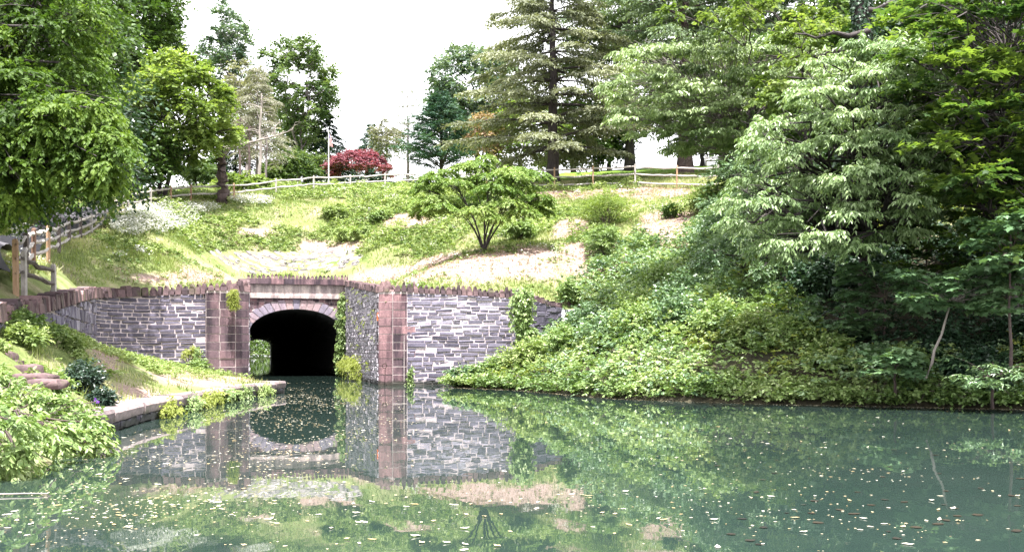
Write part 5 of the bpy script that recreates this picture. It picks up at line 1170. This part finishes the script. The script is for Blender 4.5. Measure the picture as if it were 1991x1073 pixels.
# plant climbing at the right end of the wall, and vines at the portal
def wallplant(name, label, pts, mat, seed, L=.1, W=.07, n=26, spread=.16, cat='climbing plant', out=(0, -1, 0), hang=.6, nlf=6):
    r5 = np.random.RandomState(seed); root = empty(name, tuple(pts[0]), label, cat, 'plants growing on the stonework'); lb = LB('oval'); tb = TB(); pts = np.array(pts, float)
    tb.add(catmull(pts, 4), .012, 4); tb.build('stem', M['barkbrown'], root)
    cc_ = catmull(pts, 8)
    for c in cc_:
        B = c + r5.normal(size=(n, 3)) * spread; D = r5.normal(size=(n, 3)) * .6 + np.array(out); sprays(lb, r5, B, D, .22, nlf, L, W, .5, hang, .8, r5.uniform(.3, .8), .2, .6)
    lb.build('foliage', M[mat], root); return root
kk = lambda v, u, z: (*K(v, u), z)
wallplant('climbing_vine', 'green ivy hanging down the right edge of the tunnel arch', [kk(2.8, -.25, .3), kk(2.7, -.3, 1.4), kk(2.85, -.3, 2.6), kk(2.8, -.3, 3.6), kk(2.95, -.3, 4.7)], 'lf_vine', 1, .14, .07, 34, .14, out=(-.2, -.9, -.2))
wallplant('climbing_vine', 'bushy yellow green ferns along the foot of the right canal wall', [kk(2.85, -.6, .7), kk(2.75, -3, .85), kk(2.75, -5.5, .9), kk(2.75, -8.5, .85), kk(2.75, -9.5, .3)], 'lf_yellow', 2, .17, .045, 10, .17, out=(-.7, -.5, -.3))
wallplant('climbing_vine', 'thin green vine at the left edge of the tunnel mouth', [kk(-2.85, -.4, .3), kk(-2.75, -.5, 1.1), kk(-2.8, -.5, 2.0), kk(-2.9, -.5, 3)], 'lf_vine', 3, .12, .07, 16, .1)
wallplant('climbing_vine', 'leafy tall plant against the right corner of the straight wall', [(.9, 45.6, 1.8), (.5, 45.7, 2.6), (.4, 45.8, 3.4), (.55, 45.8, 4.1)], 'lf_vine', 4, .16, .09, 30, .2)
wallplant('climbing_vine', 'small vine beside the left pillar, at its outer edge', [(K(-4.75, -15.6)[0], K(-4.75, -15.6)[1], .5), (K(-4.75, -15.6)[0], K(-4.75, -15.6)[1], 1.6)], 'lf_vine', 5, .08, .06, 10, .07)
wallplant('wall_tuft', 'dry grass tuft hanging high on the left pillar', [kk(-3.3, -15.6, 4.1), kk(-3.25, -15.65, 3.5)], 'lf_yellow', 6, .2, .025, 14, .07)
wallplant('wall_moss', 'yellow green moss patch low on the left curved wall near the pillar', [(-14.3, 44.9, 1.35), (-13.9, 44.95, 1.6), (-13.75, 44.95, 1.35)], 'lf_yellow', 7, .06, .05, 12, .07)
wallplant('wall_tuft', 'small green weed at the waterline between right pillar and straight wall', [(*K(4.3, -16.5), .05), (*K(4.3, -16.55), .75)], 'lf_vine', 8, .1, .05, 8, .05)
r6 = np.random.RandomState(17); lb = LB('oval')
Bx = np.array([kk(2.9, r6.uniform(-15, -.5), r6.uniform(.6, 5)) for _ in range(34)]); sprays(lb, r6, np.repeat(Bx, 5, 0) + r6.normal(size=(170, 3)) * .07, r6.normal(size=(170, 3)) + [-.8, -.3, -.4], .16, 5, .07, .05, .5, .5)
tag(lb.build('wall_weeds', M['lf_yellow']), kind='stuff')
# plants on the ledge riser
for i, s0 in enumerate((6.2, 8.6, 10.2, 11.6, 13.2, 15.0, 17.3)):
    p_ = EP([s0, s0 + .5, s0 + 1.0], .12, [.18, .3, .15])
    wallplant('edge_plant', ['leafy plant hanging over the stone edging nearest the waterside bush', 'second leafy plant along the stone edging, counted from the left', 'third plant along the stone edging, bushier, counted from the left', 'fourth plant along the stone edging, yellowish, counted from the left', 'fifth plant along the stone edging, counted from the left', 'sixth plant along the stone edging, bright green, counted from the left', 'last plant on the stone edging, closest to the tunnel'][i], p_, ['lf_yellow', 'lf_vine', 'lf_yellow', 'lf_yellow', 'lf_vine', 'lf_vine', 'lf_weed'][i], 30 + i, .07, .05, 6, .09)

# ------------------------------------------------------------------ left bank plants
rng = np.random.RandomState(700)
c1 = region([(-120, 800), (-60, 760), (20, 750), (90, 775), (150, 800), (185, 850), (120, 890), (40, 930), (-120, 960)], 30, 12.2, 16.5, .38, rng)
cc1 = [(x, y, max(z, .12), r) for x, y, z, r in c1 + region([(-100, 745), (20, 750), (120, 790), (180, 830), (100, 850), (-100, 850)], 18, 15, 18, .4, rng)]
root = broadleaf('waterside_bush', 'big light green leafy bush leaning over the water at the left frame edge', 'bush', (-8.2, 15.2, float(zl(-8.2, 15.2))), 0, (-7.8, 14.8, .3, 1.6, 1.6, .5), 'lf_vine', 'barkbrown', 150, tr=.05, clumps=cc1, L=.105, W=.055, ntw=30, nlf=10, tpl='oval', hang=.45, droop=.45, flat=.6, tint=.62, parts=('stem', 'foliage'), cut=lambda P: P[:, 2] > .01)
x, y = wx(155, 21.5), 21.5
shrub('evergreen_shrub', 'dark blue green shrub with tiny pale flowers below the curved wall', x, y, zl, .52, .62, 'lf_darkbush', 151, n=22, L=.085, W=.045, ntw=26, nlf=8, crk=.42, zoff=.4)
x, y = wx(203, 20.8), 20.8
shrub('evergreen_shrub', 'low trailing dark shrub at the right side of the bigger dark shrub', x, y, zl, .38, .26, 'lf_darkbush', 152, n=12, L=.08, W=.045, ntw=22, nlf=8, crk=.5)
for i, (px, d, rx, rz, mt, lab) in enumerate([(20, 24.0, .8, .35, 'lf_vine', 'leafy weed clump under the brown coping at the left frame edge'), (80, 24.8, .6, .28, 'lf_vine', 'leafy weed clump in front of the rough part of the curved wall'), (135, 25.5, .4, .3, 'lf_weed', 'small weed clump above the dark flowering shrub'), (40, 22.8, .6, .3, 'lf_weed', 'low weed clump above the brown step stones'), (390, 42.5, .4, .5, 'lf_vine', 'tall weed at the foot of the left pillar'), (-45, 17.5, .6, .4, 'lf_vine', 'weed clump below the topmost step stone at the frame edge'), (100, 19, .6, .35, 'lf_vine', 'weed clump right of the lowest step stone')]):
    shrub('weed_clump', lab, wx(px, d), d, zl, rx, rz, mt, 170 + i, n=12, L=.10, W=.055, ntw=20, nlf=8, crk=.5, cat='weeds', group='weed clumps on the left bank', stems=False)

# ------------------------------------------------------------------ grass and meadow plants
def blades(name, X, Y, Z, h, wd, mat, seed, lean=.35, tint=None):
    r7 = np.random.RandomState(seed); n = len(X); A = np.stack([r7.normal(size=n) * lean, r7.normal(size=n) * lean, np.ones(n)], 1)
    N = np.stack([r7.normal(size=n), r7.normal(size=n), np.full(n, .1)], 1); lb = LB('blade')
    lb.add(np.stack([X, Y, Z - .02], 1), A, N, h, wd, r7.uniform(0, 1, n) if tint is None else tint); return tag(lb.build(name, M[mat]), kind='stuff')
rng = np.random.RandomState(801)
N_ = 420000; X = rng.uniform(-36, 16, N_); Y = rng.uniform(22, 92, N_)
k = ~in_poly(X, Y, front_poly)
for dx_, dy_ in ((1.0, 0), (-.6, -.5), (0, -1.1), (.6, -.7)): k &= ~in_poly(X + dx_, Y + dy_, front_poly)
X, Y = X[k], Y[k]; Z = zh(X, Y); px, py = PROJ(X, Y, Z); k = (px > -40) & (px < 1500) & (py > 300)
X, Y, Z, px, py = X[k], Y[k], Z[k], px[k], py[k]
soil = np.clip(soft(px, py, SOIL) * 1.1 + (vnoise(X, Y, .8, 5) - .5) * 1.9, 0, 1); rip = soft(px, py, RIP)
# keep the asphalt clear
pathd = np.full(len(X), 9.)
for c_, n_ in zip(cc, nn):
    m0 = c_ + n_ * 2.05; pathd = np.minimum(pathd, np.hypot(X - m0[0], Y - m0[1]))
lawn = Y > 84.5
k = (rng.rand(len(X)) > soil * 1.05) & (rng.rand(len(X)) > np.clip(rip * 1.6, 0, .97)) & (pathd > 1.45) & ~lawn
h = rng.uniform(.10, .30, len(X)) * (.6 + vnoise(X, Y, .4, 3)); dry = np.clip((vnoise(X + 9, Y, .35, 4) - .42) * 2.2 + rng.uniform(-.3, .3, len(X)) + .2, 0, 1)
blades('hill_grass', X[k], Y[k], Z[k], h[k], .022 + Y[k] * .00045, 'grass', 1, tint=dry[k])
k = (rng.rand(len(X)) < soil * .35) & (pathd > 1.45) & ~lawn & (rip < .3)
blades('dry_grass', X[k], Y[k], Z[k], h[k] * .9, .03, 'lf_straw', 2, .8)
k = (soil > .45) & (rng.rand(len(X)) < .10) & (pathd > 1.5) & ~lawn & (rip < .4)
r7 = np.random.RandomState(55); n = int(k.sum()); lb = LB('simple')
lb.add(np.stack([X[k], Y[k], Z[k] + .02], 1), r7.normal(size=(n, 3)) * [1, 1, .25], np.array([0, 0, 1.]) + r7.normal(size=(n, 3)) * .5, r7.uniform(.04, .16, n), r7.uniform(.02, .08, n), r7.rand(n)); tag(lb.build('soil_litter', M['barkbrown']), kind='stuff')
def tufts(rng, n):
    j = rng.choice(np.where((soil > .3) & ~lawn & (rip < .6))[0], n); return X[j], Y[j], np.full(n, .12)
TUFT = tufts
# white wildflowers
wf = soft(px, py, WHITE) * 1.1 + (vnoise(X, Y, 1.3, 4) - .5) * 1.2; k = (wf > .35) & (rng.rand(len(X)) < .85)
r7 = np.random.RandomState(5); Xw, Yw, Zw = X[k], Y[k], Z[k]; n = len(Xw); lb = LB('simple')
for _ in range(2): lb.add(np.stack([Xw + r7.normal(size=n) * .1, Yw + r7.normal(size=n) * .1, Zw + r7.uniform(.28, .5, n)], 1), r7.normal(size=(n, 3)) * [1, 1, .3], np.array([0, 0, 1.]) + r7.normal(size=(n, 3)) * .5, .09, .08, r7.rand(n))
tag(lb.build('white_wildflowers', M['petal']), kind='stuff')
k2 = k & (rng.rand(len(X)) < .4); blades('flower_stalks', X[k2], Y[k2], Z[k2], .42, .03, 'lf_mid', 3)
# meadow weeds in drifts
def meadow(rng, n):
    dr = (vnoise(X + 33, Y + 7, .32, 3) > .50) & (soil < .75) & (rip < .35) & (pathd > 1.6) & ~lawn & (py < 500) & (px > 200) & (px < 1250)
    j = rng.choice(np.where(dr)[0], min(n, dr.sum()), replace=False); return X[j], Y[j], .04 + .5 * np.clip(vnoise(X[j], Y[j], .9, 3) * 2.2 - .6, 0, 1.2)
cover('tall_weeds', 5000, meadow, zh, 'lf_mid', .15, .08, .3, tpl='simple', seed=17, tint=.7, nlf=7)
cover('meadow_weeds', 14000, meadow, zh, 'lf_weed', .15, .09, .26, tpl='simple', seed=7, tint=.55, nlf=7)
def meadow2(rng, n):
    dr = (vnoise(X + 77, Y + 3, .5, 3) > .56) & (soil < .95) & (rip < .8) & (pathd > 1.6) & ~lawn & (px > 180) & (px < 1330)
    j = rng.choice(np.where(dr)[0], min(n, dr.sum()), replace=False); return X[j], Y[j], np.full(len(j), .15)
cover('low_clover', 5000, meadow2, zh, 'lf_vine', .13, .09, .2, tpl='simple', seed=8, tint=.5, nlf=6)
cover('soil_weeds', 900, TUFT, zh, 'lf_weed', .12, .05, .2, tpl='simple', seed=18, tint=.35, nlf=8)
# left bank grass
n = 60000; X2 = rng.uniform(-19, -5, n); Y2 = rng.uniform(11, 46, n); k = in_poly(X2, Y2, left_poly); X2, Y2 = X2[k], Y2[k]; Z2 = zl(X2, Y2); k = (Z2 > .1) & (vnoise(X2, Y2, .9, 4) > .40) & (soft(*PROJ(X2, Y2, Z2), SOIL2) < rng.uniform(.2, 1.3, len(X2))); X2, Y2, Z2 = X2[k], Y2[k], Z2[k]
d_ = np.clip((vnoise(X2 + 5, Y2, .8, 4) - .4) * 2.2 + rng.uniform(-.3, .3, len(X2)) + .1, 0, 1)
blades('towpath_grass', X2, Y2, Z2, rng.uniform(.08, .34, len(X2)) * (.15 + 1.5 * vnoise(X2 + 3, Y2, .9, 3) ** 1.6), .016 + Y2 * .0004, 'grass', 4, tint=d_)
def lmead(rng, n):
    j = rng.choice(np.where((vnoise(X2 + 21, Y2, .8, 3) > .5) & (X2 < -9.6))[0], n); return X2[j], Y2[j], np.full(n, .18)
cover('bank_weeds', 2600, lmead, zl, 'lf_weed', .09, .055, .2, seed=9, tint=.5, nlf=7)
# iris
for i, (px_, py_, d) in enumerate(((184, 776, 19.6), (190, 781, 19.4))):
    x, y, z = G(px_, py_, d); root = empty('purple_flower', (x, y, z - .2), ['small purple flower by the stone edging, upper one', 'small purple flower by the stone edging, lower one'][i], 'flower', 'purple flowers'); r7 = np.random.RandomState(i)
    lb = LB('simple'); lb.add(np.repeat([[x, y, z]], 9, 0), rdir(r7, 9), rdir(r7, 9), .04, .03, .5); lb.build('petals', M.setdefault('purple', simple('purple_petal', (.25, .08, .5))), root); tb = TB(); tb.add([(x, y, z - .4), (x, y, z)], .006, 4); tb.build('stem', M['lf_mid'], root)

# ------------------------------------------------------------------ rubble paving on the slope
rng = np.random.RandomState(900); V = []; Fq = []; T = []
xg = np.arange(-22, -9, .42); yg = np.arange(61.3, 74, .5)
for yi, y0 in enumerate(yg):
    for x0 in xg:
        x = x0 + rng.uniform(-.1, .1) + (yi % 2) * .2; y = y0 + rng.uniform(-.1, .1); z = float(zh(x, y)) ; px_, py_ = PROJ(x, y, z)
        rp = max(0, 1.5 - min(ell(px_, py_, c) for c in RIP)); 
        if rp < .5 + rng.uniform(-.3, .5): continue
        a, b = rng.uniform(.16, .34), rng.uniform(.12, .24); n0 = len(V); k = 6; th_ = np.sort(rng.uniform(0, 6.28, k) * .15 + np.arange(k) * 1.047)
        gx = float(zh(x + .3, y) - zh(x - .3, y)) / .6; gy = float(zh(x, y + .3) - zh(x, y - .3)) / .6; hh = rng.uniform(.03, .11)
        for (kz, ks) in ((-.08, 1), (hh * .7, 1), (hh, .82)):
            for t_ in th_:
                dx, dy = math.cos(t_) * a * ks, math.sin(t_) * b * ks; V.append((x + dx, y + dy, z + gx * dx + gy * dy + kz))
        for r_ in range(2):
            for j in range(k): Fq.append([n0 + r_ * k + j, n0 + r_ * k + (j + 1) % k, n0 + r_ * k + k + (j + 1) % k, n0 + r_ * k + k + j])
        for j in (0, 2): Fq.append([n0 + 2 * k + j, n0 + 2 * k + j + 1, n0 + 2 * k + j + 2, n0 + 2 * k + (j + 3) % k if j == 0 else n0 + 2 * k + (j + 3) % k])
        T += [rng.rand()] * (3 * k)
tag(mk('rubble_paving', V, Fq, M['paving'], T), 'patch of pale flat rubble stones laid on the slope above the tunnel mouth', 'stone paving')

# ------------------------------------------------------------------ things floating on the water
rng = np.random.RandomState(1000)
def water_ok(x, y):
    if in_poly(np.array([x]), np.array([y]), canal_poly)[0]: return True
    if y > 44.3: return False
    sx = np.interp(y, [9, 12.4, 18.3, 36.9, 44], [-5.5, -6.0, -7.1, -8.0, -10.8]); 
    lim = np.interp(x, wrn[:, 0], wrn[:, 1]) if x > wrn[0, 0] else 43.5
    return x > sx and y < lim - .5
leafV, leafF = TPL['oval']
def fl_mesh(name, mat, L, W, tint, curl):
    V = leafV * np.array([L, W, L]); V[:, 2] = np.array([.2, .5, .3, 1.0, .3, .5]) * curl + .006; me_o = mk(name, V, leafF, mat, np.full(6, tint)); me = me_o.data; bpy.data.objects.remove(me_o); return me
pal = [fl_mesh('floating_leaf', M['pale'], rng.uniform(.05, .11), rng.uniform(.025, .05), rng.rand(), rng.uniform(.0, .02)) for _ in range(8)]
drk = [fl_mesh('sunken_leaf', M['darkleaf'], rng.uniform(.10, .18), rng.uniform(.07, .12), rng.rand(), rng.uniform(.0, .012)) for _ in range(5)]
cnt = 0
while cnt < 150:
    px_ = rng.uniform(0, 1991); py_ = rng.uniform(790, 1068); d = CAM_Z * F / (py_ - HY); x = wx(px_, d)
    if not water_ok(x, d) or vnoise(x, d, .5, 2) < rng.uniform(.35, .65) or (px_ > 1000 and rng.rand() < .6): continue
    o = bpy.data.objects.new('floating_leaf', pal[cnt % 8]); C.objects.link(o); o.location = (x, d, 0); o.rotation_euler = (0, 0, rng.uniform(0, 6.28)); o.scale = (1, 1, 1)
    tag(o, 'small pale fallen leaf floating on the canal water', 'leaf', 'pale leaves floating on the canal'); cnt += 1
cnt = 0
while cnt < 48:
    px_ = rng.uniform(1380, 1985); py_ = 860 + 205 * rng.rand() ** .8; d = CAM_Z * F / (py_ - HY); x = wx(px_, d)
    if not water_ok(x, d): continue
    o = bpy.data.objects.new('sunken_leaf', drk[cnt % 5]); C.objects.link(o); o.location = (x, d, 0); o.rotation_euler = (0, 0, rng.uniform(0, 6.28)); k = rng.uniform(.5, 1.1); o.scale = (k, k, 1)
    tag(o, 'dark brown waterlogged leaf floating on the open water at the right', 'leaf', 'dark leaves floating on the canal'); cnt += 1
P_ = []
dens = [(560, 760, 110, 60, .3), (300, 950, 260, 120, .22), (600, 840, 180, 90, .18), (1650, 940, 420, 130, .07), (700, 800, 120, 50, .08), (1400, 950, 700, 120, .06)]
for cx_, cy_, sx_, sy_, wt in dens:
    n = int(6000 * wt)
    for _ in range(n):
        px_ = rng.normal(cx_, sx_ * .6); py_ = rng.normal(cy_, sy_ * .5)
        if py_ < 738 or py_ > 1090: continue
        d = CAM_Z * F / (py_ - HY); x = wx(px_, d)
        if d < 61 and water_ok(x, d) and vnoise(x, d * .6, .8, 3) > rng.uniform(.33, .62): P_.append((x, d, .005))
for _ in range(1500):      # along the right shore
    t = rng.uniform(0, len(wr) - 2.0); x = np.interp(t, range(len(wr)), wrn[:, 0]); y = np.interp(t, range(len(wr)), wrn[:, 1]) - abs(rng.normal(0, .35)) - .05; P_.append((x, y, .005))
P_ = np.array(P_); n = len(P_); lb = LB('simple'); a_ = rng.uniform(0, 6.28, n); sz = (.008 + .04 * rng.rand(n) ** 3) + P_[:, 1] * .0015
lb.add(P_, np.stack([np.cos(a_), np.sin(a_), np.full(n, .08)], 1), np.tile([0, 0, 1.], (n, 1)), sz, sz * .6, rng.rand(n)); tag(lb.build('floating_petals', M['pale']), kind='stuff')
r9 = np.random.RandomState(61); tb = TB()
for k in range(170):
    t = r9.uniform(.1, len(wr) - 2.2); x = np.interp(t, range(len(wr)), wrn[:, 0]); y = np.interp(t, range(len(wr)), wrn[:, 1]) + r9.uniform(-.1, .4); dd = np.array([r9.uniform(-1, 1), r9.uniform(-1.0, .1), r9.uniform(-.3, .9)]) * r9.uniform(.3, .9)
    tb.add(curve((x, y, .25), np.array([x, y, .2]) + dd, .1, 6, r9, .08), np.linspace(.012, .004, 6), 4)
tag(tb.build('bank_twigs', M['barkbrown']), kind='stuff')
# stick and stone at left
x, y, _ = G(40, 965, 3100 / (965 - HY)); tb = TB(); tb.add(curve((x - .5, y, .02), (x + .25, y + .1, .02), .0, 7, rng, .004), np.linspace(.014, .007, 7), 5); tag(tb.build('floating_stick', M['barkpale']), 'thin pale stick floating near the left frame edge', 'stick')
x, y, _ = G(470, 750, 36.8); 
tb = TB(); tb.add(curve(G(415, 747, 34), G(470, 746, 35.5), .01, 7, rng, .01), np.linspace(.045, .03, 7), 6); tag(tb.build('fallen_branch', M['barkpale']), 'pale fallen branch lying on the stone edging by the left pillar', 'branch')

# ------------------------------------------------------------------ far end of the tunnel
far = empty('far_bank_wood', (*K(0, 215), 0), 'sunlit trees and bank seen through the far end of the tunnel', 'trees'); lb = LB('simple'); r8 = np.random.RandomState(4)
n = 5200; v_ = r8.uniform(-12, 12, n); zz_ = r8.uniform(.2, 15, n); B = np.array([(*K(a, 200 + c * 1.3 + r8.uniform(-1, 1)), c) for a, c in zip(v_, zz_)]); sprays(lb, r8, B, rdir(r8, n), 1.2, 8, .5, .35, .3, .3, .8, .6, .4)
lb.build('foliage', M['lf_mid'], far); tb = TB()
for k in range(6): tb.add([(*K(-6 + k * 2.3, 203 + k), -.2), (*K(-6 + k * 2.3 + .4, 203 + k), 9)], [.25, .1], 6)
tb.build('trunk', M['barkgrey'], far)
print('objects', len(bpy.data.objects), 'polys', sum(len(o.data.polygons) for o in bpy.data.objects if o.type == 'MESH'))
